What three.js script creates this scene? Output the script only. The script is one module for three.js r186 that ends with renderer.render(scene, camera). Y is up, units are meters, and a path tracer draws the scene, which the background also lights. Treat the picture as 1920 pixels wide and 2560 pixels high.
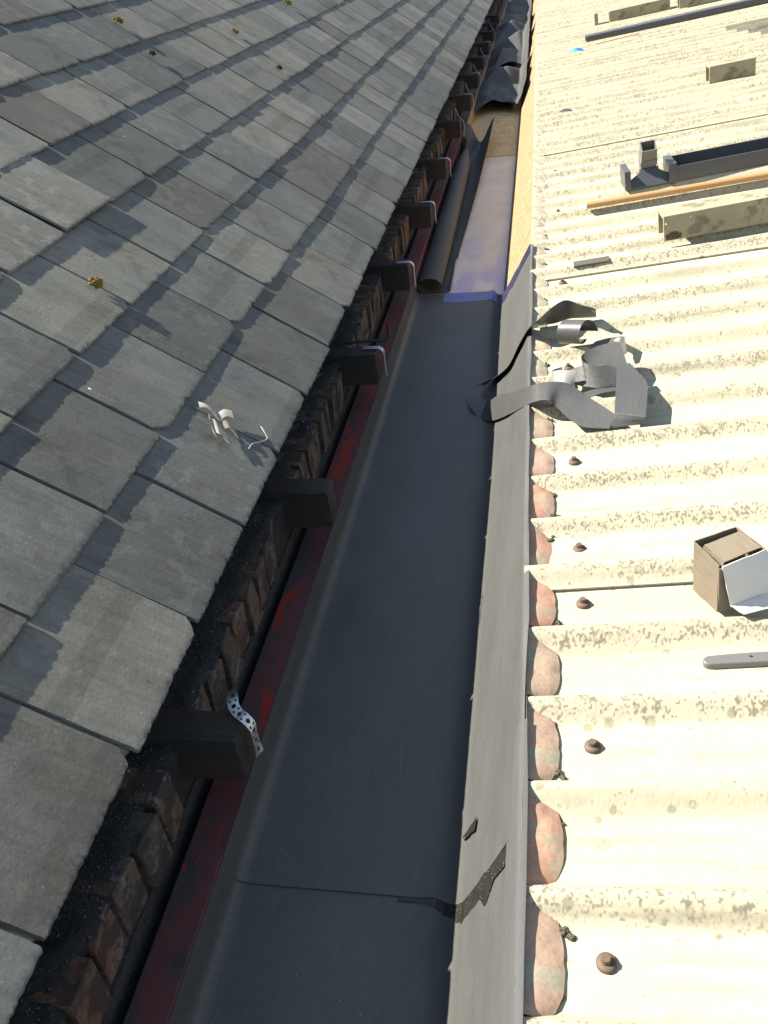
import * as THREE from 'three';
import { mergeGeometries } from 'three/addons/utils/BufferGeometryUtils.js';
import { RoundedBoxGeometry } from 'three/addons/geometries/RoundedBoxGeometry.js';

// ---------------------------------------------------------------- camera, sky, sun, exposure
const scene = new THREE.Scene();
const camera = new THREE.PerspectiveCamera(63.44, 0.75, 0.02, 900);
camera.position.set(0, 1.26, 0);
{
  const f = new THREE.Vector3(-0.1832, -0.574, -0.7981).normalize();
  const r = new THREE.Vector3(0.9831, -0.107, -0.1487);
  r.addScaledVector(f, -r.dot(f)).normalize();
  const u = new THREE.Vector3().crossVectors(r, f);
  camera.quaternion.setFromRotationMatrix(new THREE.Matrix4().makeBasis(r, u, f.clone().negate()));
}
const renderer = new THREE.WebGLRenderer({ antialias: true });
renderer.setSize(768, 1024);
renderer.toneMapping = THREE.LinearToneMapping;
renderer.toneMappingExposure = 3.35;
renderer.shadowMap.enabled = true;
{
  // clear blue sky, paler towards the horizon
  const W = 128, H = 64, d = new Float32Array(W * H * 4);
  for (let y = 0; y < H; y++) {
    const el = Math.sin(((y + 0.5) / H - 0.5) * Math.PI), k = Math.pow(1 - Math.max(0, el), 3);
    for (let x = 0; x < W; x++) {
      const i = (y * W + x) * 4;
      d[i] = 0.097 + 0.124 * k; d[i + 1] = 0.133 + 0.11 * k; d[i + 2] = 0.19 + 0.086 * k; d[i + 3] = 1;
    }
  }
  const t = new THREE.DataTexture(d, W, H, THREE.RGBAFormat, THREE.FloatType);
  t.mapping = THREE.EquirectangularReflectionMapping; t.magFilter = t.minFilter = THREE.LinearFilter; t.needsUpdate = true;
  scene.background = t; scene.environment = t;
}
const sun = new THREE.DirectionalLight(new THREE.Color().setRGB(1, 0.93, 0.79), 4.2);
sun.position.set(-10, 8.9, -1.5 - 4); sun.target.position.set(0, 0, -4);
sun.castShadow = true; sun.shadow.mapSize.set(4096, 4096);
Object.assign(sun.shadow.camera, { left: -9, right: 9, top: 9, bottom: -9, near: 0.5, far: 40 });
scene.add(sun, sun.target);

// ---------------------------------------------------------------- helpers
function rng(s) { let a = s >>> 0; return () => { a = (a + 0x6d2b79f5) | 0; let t = Math.imul(a ^ (a >>> 15), 1 | a); t = (t + Math.imul(t ^ (t >>> 7), 61 | t)) ^ t; return ((t ^ (t >>> 14)) >>> 0) / 4294967296; }; }
const clamp = (x, a = 0, b = 1) => Math.min(b, Math.max(a, x));
const mix = (a, b, t) => a + (b - a) * t;
const sst = (a, b, x) => { const t = clamp((x - a) / (b - a)); return t * t * (3 - 2 * t); };
function hash(x, y, s) { let h = Math.imul(x, 374761393) + Math.imul(y, 668265263) + Math.imul(s, 974634777); h = Math.imul(h ^ (h >>> 13), 1274126177); return ((h ^ (h >>> 16)) >>> 0) / 4294967296; }
function vn(x, y, px, py, s) { // value noise, tiling at px, py
  const xi = Math.floor(x), yi = Math.floor(y); let fx = x - xi, fy = y - yi; fx = fx * fx * (3 - 2 * fx); fy = fy * fy * (3 - 2 * fy);
  const x0 = ((xi % px) + px) % px, x1 = (x0 + 1) % px, y0 = ((yi % py) + py) % py, y1 = (y0 + 1) % py;
  const a = hash(x0, y0, s), b = hash(x1, y0, s), c = hash(x0, y1, s), e = hash(x1, y1, s);
  return a + (b - a) * fx + (c - a + (a - b - c + e) * fx) * fy;
}
function fbm(u, v, px, py, oct, s) { let r = 0, w = 0.5, t = 0; for (let o = 0; o < oct; o++) { r += w * vn(u * px + 7.31 * o + 0.37, v * py + 3.77 * o + 0.61, px, py, s + o); t += w; w *= 0.55; px *= 2; py *= 2; } return r / t; }
const toS = (c) => c <= 0.0031308 ? 12.92 * c : 1.055 * Math.pow(c, 1 / 2.4) - 0.055;
const LUT = new Uint8Array(4097); for (let i = 0; i <= 4096; i++) LUT[i] = Math.round(255 * toS(i / 4096));
// colour texture: fn writes linear rgb for each texel; sized in metres
function tex(w, h, sx, sy, fn, post) {
  const buf = new Float32Array(w * h * 3), c = [0, 0, 0];
  for (let y = 0; y < h; y++) for (let x = 0; x < w; x++) { fn(c, (x + 0.5) / w, (y + 0.5) / h); const i = (y * w + x) * 3; buf[i] = c[0]; buf[i + 1] = c[1]; buf[i + 2] = c[2]; }
  if (post) post(buf, w, h);
  const d = new Uint8Array(w * h * 4);
  for (let i = 0; i < w * h; i++) { for (let k = 0; k < 3; k++) d[i * 4 + k] = LUT[Math.round(clamp(buf[i * 3 + k]) * 4096)]; d[i * 4 + 3] = 255; }
  return fin(d, w, h, sx, sy, THREE.SRGBColorSpace);
}
function gtex(w, h, sx, sy, fn) {
  const d = new Uint8Array(w * h * 4);
  for (let y = 0; y < h; y++) for (let x = 0; x < w; x++) { const g = Math.round(255 * clamp(fn((x + 0.5) / w, (y + 0.5) / h))), i = (y * w + x) * 4; d[i] = d[i + 1] = d[i + 2] = g; d[i + 3] = 255; }
  return fin(d, w, h, sx, sy, THREE.NoColorSpace);
}
function fin(d, w, h, sx, sy, cs) {
  const t = new THREE.DataTexture(d, w, h, THREE.RGBAFormat);
  t.colorSpace = cs; t.wrapS = t.wrapT = THREE.RepeatWrapping; t.magFilter = THREE.LinearFilter; t.minFilter = THREE.LinearMipmapLinearFilter; t.generateMipmaps = true;
  t.repeat.set(1 / sx, 1 / sy); t.needsUpdate = true; return t;
}
const std = (o) => new THREE.MeshStandardMaterial({ roughness: 0.85, side: THREE.DoubleSide, ...o });
const lin = (r, g, b) => new THREE.Color().setRGB(r, g, b);

const taken = {};
function numbered(n) { const k = taken[n] = (taken[n] ?? -1) + 1; return k ? `${n}_${String(k).padStart(3, '0')}` : n; }
function tag(o, label, category, group, kind) { o.userData.label = label; if (category) o.userData.category = category; if (group) o.userData.group = group; if (kind) o.userData.kind = kind; return o; }
function shade(m) { m.castShadow = true; m.receiveShadow = true; return m; }
function thing(name, label, category, group, pos) { const g = new THREE.Group(); g.name = numbered(name); if (pos) g.position.set(...pos); tag(g, label, category, group); scene.add(g); return g; }
function part(name, geo, mat, parent) { const m = shade(new THREE.Mesh(geo, mat)); m.name = name; parent.add(m); return m; }
function solo(name, geo, mat, label, category, group, kind) { const m = shade(new THREE.Mesh(geo, mat)); m.name = numbered(name); tag(m, label, category, group, kind); scene.add(m); return m; }
// uv in metres from the dominant axis of each face
function triUV(g, ox = 0, oy = 0) {
  g = g.index ? g.toNonIndexed() : g; const p = g.attributes.position, uv = new Float32Array(p.count * 2);
  const a = new THREE.Vector3(), b = new THREE.Vector3(), c = new THREE.Vector3(), n = new THREE.Vector3();
  for (let i = 0; i < p.count; i += 3) {
    a.fromBufferAttribute(p, i); b.fromBufferAttribute(p, i + 1); c.fromBufferAttribute(p, i + 2);
    n.subVectors(b, a).cross(c.clone().sub(a)); const ax = Math.abs(n.x), ay = Math.abs(n.y), az = Math.abs(n.z);
    for (let k = 0; k < 3; k++) { const x = p.getX(i + k), y = p.getY(i + k), z = p.getZ(i + k); const q = ay >= ax && ay >= az ? [x, z] : ax >= az ? [y, z] : [x, y]; uv[(i + k) * 2] = q[0] + ox; uv[(i + k) * 2 + 1] = q[1] + oy; }
  }
  g.setAttribute('uv', new THREE.BufferAttribute(uv, 2)); return g;
}
function box(x0, x1, y0, y1, z0, z1, r = 0.003) {
  const w = x1 - x0, h = y1 - y0, d = z1 - z0, g = r ? new RoundedBoxGeometry(w, h, d, 2, Math.min(r, w / 3, h / 3, d / 3)) : new THREE.BoxGeometry(w, h, d);
  g.translate((x0 + x1) / 2, (y0 + y1) / 2, (z0 + z1) / 2); return triUV(g);
}
// grid of points P[j][i] -> solid sheet of thickness th below the top surface
function sheet(P, th, UV) {
  const nj = P.length, ni = P[0].length, V = (p) => new THREE.Vector3(...p);
  const pts = P.map((r) => r.map(V)), nor = pts.map((r, j) => r.map((_, i) => {
    const a = pts[j][Math.min(ni - 1, i + 1)].clone().sub(pts[j][Math.max(0, i - 1)]), b = pts[Math.min(nj - 1, j + 1)][i].clone().sub(pts[Math.max(0, j - 1)][i]);
    return a.cross(b).normalize();
  }));
  const pos = [], no = [], uv = [], idx = [];
  const add = (p, n, q) => { pos.push(p.x, p.y, p.z); no.push(n.x, n.y, n.z); uv.push(q[0], q[1]); return pos.length / 3 - 1; };
  const lo = pts.map((r, j) => r.map((p, i) => p.clone().addScaledVector(nor[j][i], -th)));
  const q = (j, i) => UV ? UV(pts[j][i], j, i) : [pts[j][i].x, pts[j][i].z];
  const T = pts.map((r, j) => r.map((p, i) => add(p, nor[j][i], q(j, i)))), B = lo.map((r, j) => r.map((p, i) => add(p, nor[j][i].clone().negate(), q(j, i))));
  for (let j = 0; j < nj - 1; j++) for (let i = 0; i < ni - 1; i++) {
    idx.push(T[j][i], T[j][i + 1], T[j + 1][i + 1], T[j][i], T[j + 1][i + 1], T[j + 1][i]);
    idx.push(B[j][i], B[j + 1][i + 1], B[j][i + 1], B[j][i], B[j + 1][i], B[j + 1][i + 1]);
  }
  const rim = []; for (let i = 0; i < ni; i++) rim.push([0, i]); for (let j = 1; j < nj; j++) rim.push([j, ni - 1]); for (let i = ni - 2; i >= 0; i--) rim.push([nj - 1, i]); for (let j = nj - 2; j > 0; j--) rim.push([j, 0]);
  for (let k = 0; k < rim.length; k++) {
    const [j, i] = rim[k], [j2, i2] = rim[(k + 1) % rim.length], a = pts[j][i], b = pts[j2][i2], c = lo[j][i], d = lo[j2][i2];
    const n = b.clone().sub(a).cross(c.clone().sub(a)).normalize().negate(), s = [add(a, n, q(j, i)), add(b, n, q(j2, i2)), add(c, n, q(j, i)), add(d, n, q(j2, i2))];
    idx.push(s[0], s[3], s[1], s[0], s[2], s[3]);
  }
  const g = new THREE.BufferGeometry(); g.setAttribute('position', new THREE.Float32BufferAttribute(pos, 3)); g.setAttribute('normal', new THREE.Float32BufferAttribute(no, 3)); g.setAttribute('uv', new THREE.Float32BufferAttribute(uv, 2)); g.setIndex(idx); return g;
}
function cat(p0, p1, p2, p3, t) { return p1.map((_, k) => 0.5 * (2 * p1[k] + (p2[k] - p0[k]) * t + (2 * p0[k] - 5 * p1[k] + 4 * p2[k] - p3[k]) * t * t + (3 * p1[k] - p0[k] - 3 * p2[k] + p3[k]) * t * t * t)); }
// strip between two edge curves
function ribbon(sec, th = 0.0014, sub = 6, wd = 4, bow = 0) {
  const P = [], n = sec.length, G = (i) => sec[clamp(i, 0, n - 1)]; let len = 0, L = [];
  for (let s = 0; s < n - 1; s++) for (let k = 0; k < sub + (s === n - 2 ? 1 : 0); k++) {
    const t = k / sub, a = cat(G(s - 1)[0], G(s)[0], G(s + 1)[0], G(s + 2)[0], t), b = cat(G(s - 1)[1], G(s)[1], G(s + 1)[1], G(s + 2)[1], t), row = [];
    for (let w = 0; w <= wd; w++) { const f = w / wd, p = a.map((v, q) => mix(v, b[q], f)); p[1] += bow * 4 * f * (1 - f); row.push(p); }
    if (P.length) len += Math.hypot(...row[0].map((v, q) => v - P[P.length - 1][0][q])); L.push(len); P.push(row);
  }
  return sheet(P, th, (p, j, i) => [i / wd * 0.07, L[j]]);
}
// ---------------------------------------------------------------- materials
const slateMaps = [11, 23, 37, 51, 67].map((s, k) => tex(384, 768, 0.256, 0.512, (c, u, v) => {
  const wu = u + 0.09 * (fbm(u, v, 5, 9, 3, s + 1) - 0.5), wv = v + 0.05 * (fbm(u, v, 5, 9, 3, s + 2) - 0.5);
  const big = fbm(wu, wv, 3, 5, 5, s), grain = fbm(u + 0.06 * v + 0.02 * big, v, 52, 7, 3, s + 9), fine = fbm(u, v, 110, 220, 2, s + 15), blot = fbm(wu, wv, 9, 17, 5, s + 21);
  let m = 0.168 * (0.68 + 0.62 * big) * (0.82 + 0.36 * grain) * (0.9 + 0.2 * fine);
  const warm = fbm(wu, wv, 4, 7, 4, s + 33);
  c[0] = m * (1.0 + 0.14 * (warm - 0.5)); c[1] = m * 0.995; c[2] = m * (0.885 - 0.14 * (warm - 0.5));
  const pale = sst(0.56, 0.7, blot) * (k === 0 ? 0.5 : k === 4 ? 0.3 : 0.12); for (let i = 0; i < 3; i++) c[i] = mix(c[i], [0.25, 0.25, 0.225][i], pale);
  const dark = sst(0.56, 0.72, fbm(wu, wv, 6, 11, 5, s + 41)) * (k === 1 ? 0.55 : 0.28); for (let i = 0; i < 3; i++) c[i] *= 1 - dark * 0.5;
  // paler patch where another slate once lay; darker bands paint in soft shading
  if (k > 1) { const e = 0.016 * (fbm(u, v, 12, 12, 4, s + 55) - 0.5), a = k === 2 ? [0.16, 0.25] : k === 4 ? [0.2, 0.27] : [0.1, 0.34], in_ = sst(a[0] - 0.004, a[0] + 0.004, v + e) * (1 - sst(a[1] - 0.004, a[1] + 0.004, v + e)) * (k !== 3 ? 1 : sst(0.48, 0.5, u + e)); for (let i = 0; i < 3; i++) c[i] *= 1 + (k !== 3 ? -0.2 : 0.14) * in_; }
  const pit = fbm(u, v, 150, 300, 2, s + 81); if (pit > 0.8) for (let i = 0; i < 3; i++) c[i] *= 0.7;
}, (b, w, h) => {
  // bruises, scratches and pale flecks
  const R = rng(s + 7);
  for (let q = 0; q < 70; q++) { let x = R() * w, y = R() * h, a = R() < 0.7 ? Math.PI / 2 + (R() - 0.5) * 0.5 : R() * 6.28, L = 3 + 22 * R() * R(), d = R() < 0.6 ? 1.45 : 0.65; for (let t = 0; t < L; t++) { x += Math.cos(a); y += Math.sin(a); a += (R() - 0.5) * 0.3; const i = ((Math.floor(y + h) % h) * w + (Math.floor(x + w) % w)) * 3; for (let j = 0; j < 3; j++) b[i + j] *= d; } }
  for (let q = 0; q < 26; q++) { const x0 = R() * w, y0 = R() * h, r = 1 + 2.2 * R() * R(); for (let y = -4; y <= 4; y++) for (let x = -4; x <= 4; x++) if (Math.hypot(x, y) < r) { const i = ((Math.floor(y0 + y + h) % h) * w + (Math.floor(x0 + x + w) % w)) * 3; for (let j = 0; j < 3; j++) b[i + j] = mix(b[i + j], [0.34, 0.34, 0.31][j], 0.6); } }
  if (k === 1 || k === 4) { let x = R() * w * 0.6 + w * 0.2, y = 10; for (let t = 0; t < 260; t++) { x += (R() - 0.5) * 3 + 0.3; y += 1; const i = ((Math.floor(y) % h) * w + (Math.floor(x + w) % w)) * 3; for (let j = 0; j < 3; j++) { b[i + j] *= 0.55; b[i + 3 + j] *= 1.15; } } }
}));
const slateBump = gtex(384, 768, 0.256, 0.512, (u, v) => 0.45 * fbm(u + 0.06 * v, v, 18, 6, 4, 5) + 0.35 * fbm(u, v, 6, 12, 4, 77) + 0.2 * fbm(u, v, 60, 120, 2, 91));
const slateTints = [[1, 1, 1], [1.14, 1.11, 1.06], [0.7, 0.715, 0.73], [0.98, 1.01, 0.98], [1.28, 1.26, 1.2], [0.76, 0.73, 0.71], [0.9, 0.92, 0.95]];
const slateMats = []; slateMaps.forEach((m) => slateTints.forEach((t) => slateMats.push(std({ map: m, bumpMap: slateBump, bumpScale: 0.0009, roughness: 0.74, color: lin(...t.map((x) => x * 0.76)) }))));

const PITCH = 0.146, CREST0 = -1.124, SLOPE = 0.105;
function roofTex(seed, nearBits) {
  const N = 2048, S = 14 * PITCH;
  return tex(N, N, S, S, (c, u, v) => {
    const ph = ((v * 14) % 1 + 1) % 1;            // 0 on a crest, growing towards the near side
    const big = fbm(u, v, 4, 5, 4, seed), fine = fbm(u, v, 180, 180, 2, seed + 5), mid = fbm(u, v, 14, 40, 4, seed + 9);
    let m = (0.9 + 0.16 * big) * (0.93 + 0.14 * fine);
    c[0] = 0.425 * m; c[1] = 0.4 * m; c[2] = 0.302 * m;
    // grey-brown weathering
    const wz = sst(0.42, 0.8, mid) * (0.16 + 0.2 * sst(0.4, 0.5, ph) * (1 - sst(0.75, 0.95, ph)) * sst(0.45, 0.6, fbm(u, v, 9, 56, 4, seed + 77))); c[0] = mix(c[0], 0.34, wz); c[1] = mix(c[1], 0.3, wz); c[2] = mix(c[2], 0.2, wz);
    // crusty lichen growing on the crests
    const d = ph < 0.5 ? ph : ph - 1, band = sst(-0.12, -0.03, d) * (1 - sst(0.13, 0.27, d));
    const along = sst(0.3, 0.62, fbm(u, v, 5, 28, 3, seed + 17)), gr = 0.5 * vn(u * 800, v * 800, 800, 800, seed + 23) + 0.26 * vn(u * 420, v * 420, 420, 420, seed + 24) + 0.24 * fbm(u, v, 80, 100, 3, seed + 29);
    const li = sst(0.55, 0.7, gr + 0.2 * (band * along - 0.8)) * clamp(band * 1.3 + 0.06);
    c[0] = mix(c[0], 0.16, li * 0.85); c[1] = mix(c[1], 0.142, li * 0.85); c[2] = mix(c[2], 0.1, li * 0.85);
    const stk = sst(0.52, 0.72, fbm(u, v, 7, 140, 4, seed + 63)) * (0.25 + 0.3 * sst(0.4, 0.62, fbm(u, v, 11, 28, 4, seed + 66))); c[0] = mix(c[0], 0.27, stk); c[1] = mix(c[1], 0.245, stk); c[2] = mix(c[2], 0.18, stk);
  }, (b, w, h) => {
    const R = rng(seed + 3), px = (x, y, r, g, bl, a) => { x = ((x % w) + w) % w; y = ((y % h) + h) % h; const i = (y * w + x) * 3; b[i] = mix(b[i], r, a); b[i + 1] = mix(b[i + 1], g, a); b[i + 2] = mix(b[i + 2], bl, a); };
    for (let k = 0; k < 3000; k++) {              // round lichen spots and rings
      const row = Math.floor(R() * 14), d = -0.08 + 0.36 * Math.pow(R(), 0.9), y0 = (row + d) / 14 * h, x0 = R() * w, rr = 1.5 + 5.5 * R() * R() * R() * 1.4 + (R() < 0.05 ? 3 : 0), ring = R() < 0.45, e = 0.75 + 0.3 * R();
      for (let y = -Math.ceil(rr) - 1; y <= rr + 1; y++) for (let x = -Math.ceil(rr) - 1; x <= rr + 1; x++) {
        const q = Math.hypot(x, y / e) / rr + 0.35 * (hash(x + 50, y + 50, k) - 0.5); if (q > 1) continue;
        const a = ring ? (q > 0.6 ? 0.62 : 0.2) : 0.66; px(Math.round(x0 + x), Math.round(y0 + y), 0.16, 0.145, 0.09, a * (0.7 + 0.3 * hash(x, y, k)));
      }
    }
    for (let k = 0; k < 500; k++) { const x0 = R() * w, y0 = R() * h, rr = 1 + 2 * R() * R(); for (let y = -3; y <= 3; y++) for (let x = -3; x <= 3; x++) if (Math.hypot(x, y) <= rr) px(Math.round(x0 + x), Math.round(y0 + y), 0.24, 0.17, 0.1, 0.6); }
    for (let k = 0; k < 150; k++) {                // tan and rusty stains
      const row = Math.floor(R() * 14), x0 = R() * w, y0 = (row + 0.45 + 0.3 * R()) / 14 * h, A = 12 + 30 * R(), Bq = 5 + 9 * R();
      for (let y = -Bq; y <= Bq; y++) for (let x = -A; x <= A; x++) { const q = Math.hypot(x / A, y / Bq), n = fbm((x + 99) / 200, (y + 99) / 200, 14, 26, 3, seed + k); if (q < 0.75 + 0.5 * (n - 0.5) && Math.abs(n - 0.52) < 0.07) px(Math.round(x0 + x), Math.round(y0 + y), k % 3 ? 0.27 : 0.34, k % 3 ? 0.21 : 0.17, k % 3 ? 0.13 : 0.085, 0.55); }
    }
  });
}
const roofMaps = [roofTex(101), roofTex(202)];
const roofBump = gtex(1024, 1024, 0.7, 0.7, (u, v) => 0.5 * fbm(u, v, 120, 120, 2, 9) + 0.5 * fbm(u, v, 20, 30, 4, 19));
const roofMats = roofMaps.map((m) => std({ map: m, bumpMap: roofBump, bumpScale: 0.0009, roughness: 0.92 }));

const rubberMap = tex(1024, 1024, 1.1, 1.1, (c, u, v) => {
  const big = fbm(u, v, 3, 3, 4, 301), dust = fbm(u, v, 24, 10, 4, 311), fine = fbm(u, v, 220, 220, 2, 321);
  let m = 0.078 * (0.84 + 0.3 * big) * (0.88 + 0.24 * dust) * (0.9 + 0.2 * fine);
  c[0] = m * 1.0; c[1] = m * 1.01; c[2] = m * 1.0;
  const h = hash(Math.floor(u * 1024), Math.floor(v * 1024), 7); if (h > 0.99993) c[0] = c[1] = c[2] = 0.4; else if (h < 0.0001) c[0] = c[1] = c[2] = 0.02;
}, (b, w, h) => { const R = rng(55); for (let k = 0; k < 60; k++) { let x = R() * w, y = R() * h, a = (R() - 0.5) * 0.5 + Math.PI / 2, L = 10 + 70 * R(), s = 0.035 + 0.06 * R(); for (let t = 0; t < L; t++) { x += Math.cos(a); y += Math.sin(a); a += (R() - 0.5) * 0.06; const i = ((Math.floor(y + h * 3) % h) * w + (Math.floor(x + w * 3) % w)) * 3; b[i] += s * 0.6; b[i + 1] += s * 0.6; b[i + 2] += s * 0.55; } } });
const rubberBump = gtex(512, 512, 0.5, 0.5, (u, v) => 0.6 * fbm(u, v, 5, 5, 4, 401) + 0.4 * fbm(u, v, 90, 90, 2, 411));
const rubberMat = std({ map: rubberMap, bumpMap: rubberBump, bumpScale: 0.0008, roughness: 0.52 });
const rubberMat3 = std({ map: rubberMap, bumpMap: rubberBump, bumpScale: 0.0008, roughness: 0.68, color: lin(0.7, 0.7, 0.73) });
const rubberMat2 = std({ map: rubberMap, bumpMap: rubberBump, bumpScale: 0.0008, roughness: 0.38, color: lin(0.95, 0.95, 0.97) });

function osbTex(seed, smear) {
  const W = 768, H = smear ? 2048 : 1024, sx = 0.7, sy = smear ? 1.867 : 0.933;
  return tex(W, H, sx, sy, (c, u, v) => { c[0] = 0.42; c[1] = 0.31; c[2] = 0.17; }, (b, w, h) => {
    const R = rng(seed), n = Math.round(w * h / 150);
    for (let k = 0; k < n; k++) {
      const x0 = R() * w, y0 = R() * h, L = 14 + 46 * R(), T = 3 + 7 * R(), a = (R() - 0.5) * 2.6 + (R() < 0.65 ? 0 : 1.4), ca = Math.cos(a), sa = Math.sin(a), t = 0.64 + 0.62 * R(), red = 1 + 0.2 * (R() - 0.5), col = [0.46 * t * red, 0.335 * t, 0.17 * t / red], e = R();
      for (let q = -L / 2; q < L / 2; q += 0.8) for (let p = -T / 2; p < T / 2; p += 0.8) { const x = ((Math.round(x0 + q * ca - p * sa) % w) + w) % w, y = ((Math.round(y0 + q * sa + p * ca) % h) + h) % h, i = (y * w + x) * 3, f = (0.93 + 0.14 * hash(Math.floor(p + 20), k, seed)) * (Math.abs(p) > T / 2 - 1 && e < 0.5 ? 0.86 : 1); for (let j = 0; j < 3; j++) b[i + j] = col[j] * f; }
    }
    for (let y = 0; y < h; y++) for (let x = 0; x < w; x++) {
      const i = (y * w + x) * 3, u = x / w, v = y / h, du = 0.35 + 0.35 * fbm(u, v, 6, 14, 4, seed + 5);
      if (smear) { // pale site dust, and blue-violet adhesive brushed on near the end of the sheet
        for (let j = 0; j < 3; j++) b[i + j] = mix(b[i + j], [0.82, 0.76, 0.71][j], clamp(du * 1.38));
        const d = (1 - v) * sy, bl = clamp(sst(0.75, 0.0, d + 0.5 * (fbm(u, v, 7, 12, 4, seed + 8) - 0.5)) * (0.25 + 0.9 * sst(0.38, 0.66, fbm(u, v, 9, 16, 4, seed + 9)))); for (let j = 0; j < 3; j++) b[i + j] = mix(b[i + j], [0.4, 0.37, 0.74][j], bl * 0.6);
      }
    }
  });
}
const osbMap = osbTex(700, false), osbFloorMap = osbTex(720, true);
const osbMat = std({ map: osbMap, roughness: 0.8, color: lin(0.68, 0.65, 0.68) }), osbFloorMat = std({ map: osbFloorMap, roughness: 0.8 });

const timberMap = tex(256, 1024, 0.25, 1.0, (c, u, v) => {
  const g = fbm(u, v, 30, 3, 4, 501), s = fbm(u, v, 5, 8, 4, 511), m = 0.027 * (0.5 + g); c[0] = m * 1.05; c[1] = m * 0.95; c[2] = m * 0.88;
  const r = sst(0.58, 0.72, s) * 0.5; c[0] = mix(c[0], 0.06, r); c[1] = mix(c[1], 0.03, r); c[2] = mix(c[2], 0.026, r);
  const h = hash(Math.floor(u * 256), Math.floor(v * 1024), 3); if (h > 0.9992) c[0] = c[1] = c[2] = 0.3;
});
const timberMat = std({ map: timberMap, roughness: 0.75 });
const paleTimber = std({ map: osbMap, color: lin(0.85, 0.8, 0.7), roughness: 0.8 });
const plateMap = tex(128, 2048, 0.066, 3.3, (c, u, v) => {
  // old red paint worn and blackened, kept best along the gutter edge
  const n = fbm(u, v, 3, 48, 5, 601), p = fbm(u, v, 2, 22, 4, 611), g = 0.042 * (0.7 + 0.6 * fbm(u, v, 30, 400, 2, 621));
  c[0] = g * 1.1; c[1] = g; c[2] = g;
  const w = sst(0.4, 0.72, n * 0.55 + p * 0.35 + 0.3 * u); c[0] = mix(c[0], 0.135, w * 0.8); c[1] = mix(c[1], 0.032, w * 0.8); c[2] = mix(c[2], 0.034, w * 0.8);
  const hot = sst(0.665, 0.7, fbm(u, v, 3, 30, 5, 631)); c[0] = mix(c[0], 0.26, hot); c[1] = mix(c[1], 0.022, hot); c[2] = mix(c[2], 0.014, hot);
  const h = hash(Math.floor(u * 128), Math.floor(v * 2048), 5); if (h > 0.9994) c[0] = c[1] = c[2] = 0.25;
});
const plateMat = std({ map: plateMap, roughness: 0.6 });
const brickMap = tex(512, 512, 0.4, 0.4, (c, u, v) => {
  const a = fbm(u, v, 6, 6, 4, 801), f = fbm(u, v, 80, 80, 3, 811), k = (0.6 + 0.8 * f) * (0.75 + 0.5 * a);
  c[0] = 0.125 * k; c[1] = 0.085 * k; c[2] = 0.06 * k;
  const so = sst(0.44, 0.6, fbm(u, v, 9, 9, 5, 821)); for (let i = 0; i < 3; i++) c[i] = mix(c[i], [0.035, 0.032, 0.03][i], so * 0.85);
  const li = sst(0.66, 0.72, fbm(u, v, 24, 24, 4, 831)); for (let i = 0; i < 3; i++) c[i] = mix(c[i], 0.2, li * 0.5);
});
const brickMats = [[0.9, 0.9, 0.9], [1.2, 0.95, 0.85], [0.7, 0.76, 0.8], [1.15, 1.05, 0.95]].map((t) => std({ map: brickMap, bumpMap: roofBump, bumpScale: 0.002, roughness: 0.95, color: lin(...t) }));
const sootMap = tex(512, 512, 0.3, 0.3, (c, u, v) => { const k = 0.03 * (0.4 + 1.2 * fbm(u, v, 60, 60, 3, 841)) * (0.6 + 0.8 * fbm(u, v, 7, 7, 4, 851)); c[0] = k * 1.03; c[1] = k; c[2] = k * 0.95; const h = hash(Math.floor(u * 512), Math.floor(v * 512), 9); if (h > 0.9985) c[0] = c[1] = c[2] = 0.18; });
const sootMat = std({ map: sootMap, bumpMap: roofBump, bumpScale: 0.004, roughness: 0.97 });
const mortarMap = tex(512, 512, 0.3, 0.3, (c, u, v) => {
  const a = fbm(u, v, 6, 9, 4, 861), f = fbm(u, v, 90, 90, 2, 871), k = (0.86 + 0.28 * f); const g = sst(0.52, 0.66, a);
  c[0] = mix(0.37, 0.33, g) * k; c[1] = mix(0.255, 0.3, g) * k; c[2] = mix(0.19, 0.225, g) * k;
});
const mortarMats = [[1, 1, 1], [1.08, 0.92, 0.88], [0.95, 1, 1]].map((t) => std({ map: mortarMap, bumpMap: roofBump, bumpScale: 0.0008, roughness: 0.95, color: lin(...t) }));
const galv = std({ color: lin(0.62, 0.64, 0.68), roughness: 0.42, metalness: 0.85 });
// ---------------------------------------------------------------- ground and masses
solo('ground', (() => { const g = new THREE.PlaneGeometry(600, 600); g.rotateX(-Math.PI / 2); g.translate(0, -4.6, 0); return g; })(), std({ color: lin(0.16, 0.15, 0.13) }), 'ground far below the two roofs', null, null, 'structure');
solo('gutter_bed', box(-0.578, -0.03, -4.58, -0.016, -18.6, 0.5, 0), std({ color: lin(0.12, 0.1, 0.085) }), 'masonry bed under the gutter between the two roofs', null, null, 'structure');

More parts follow.
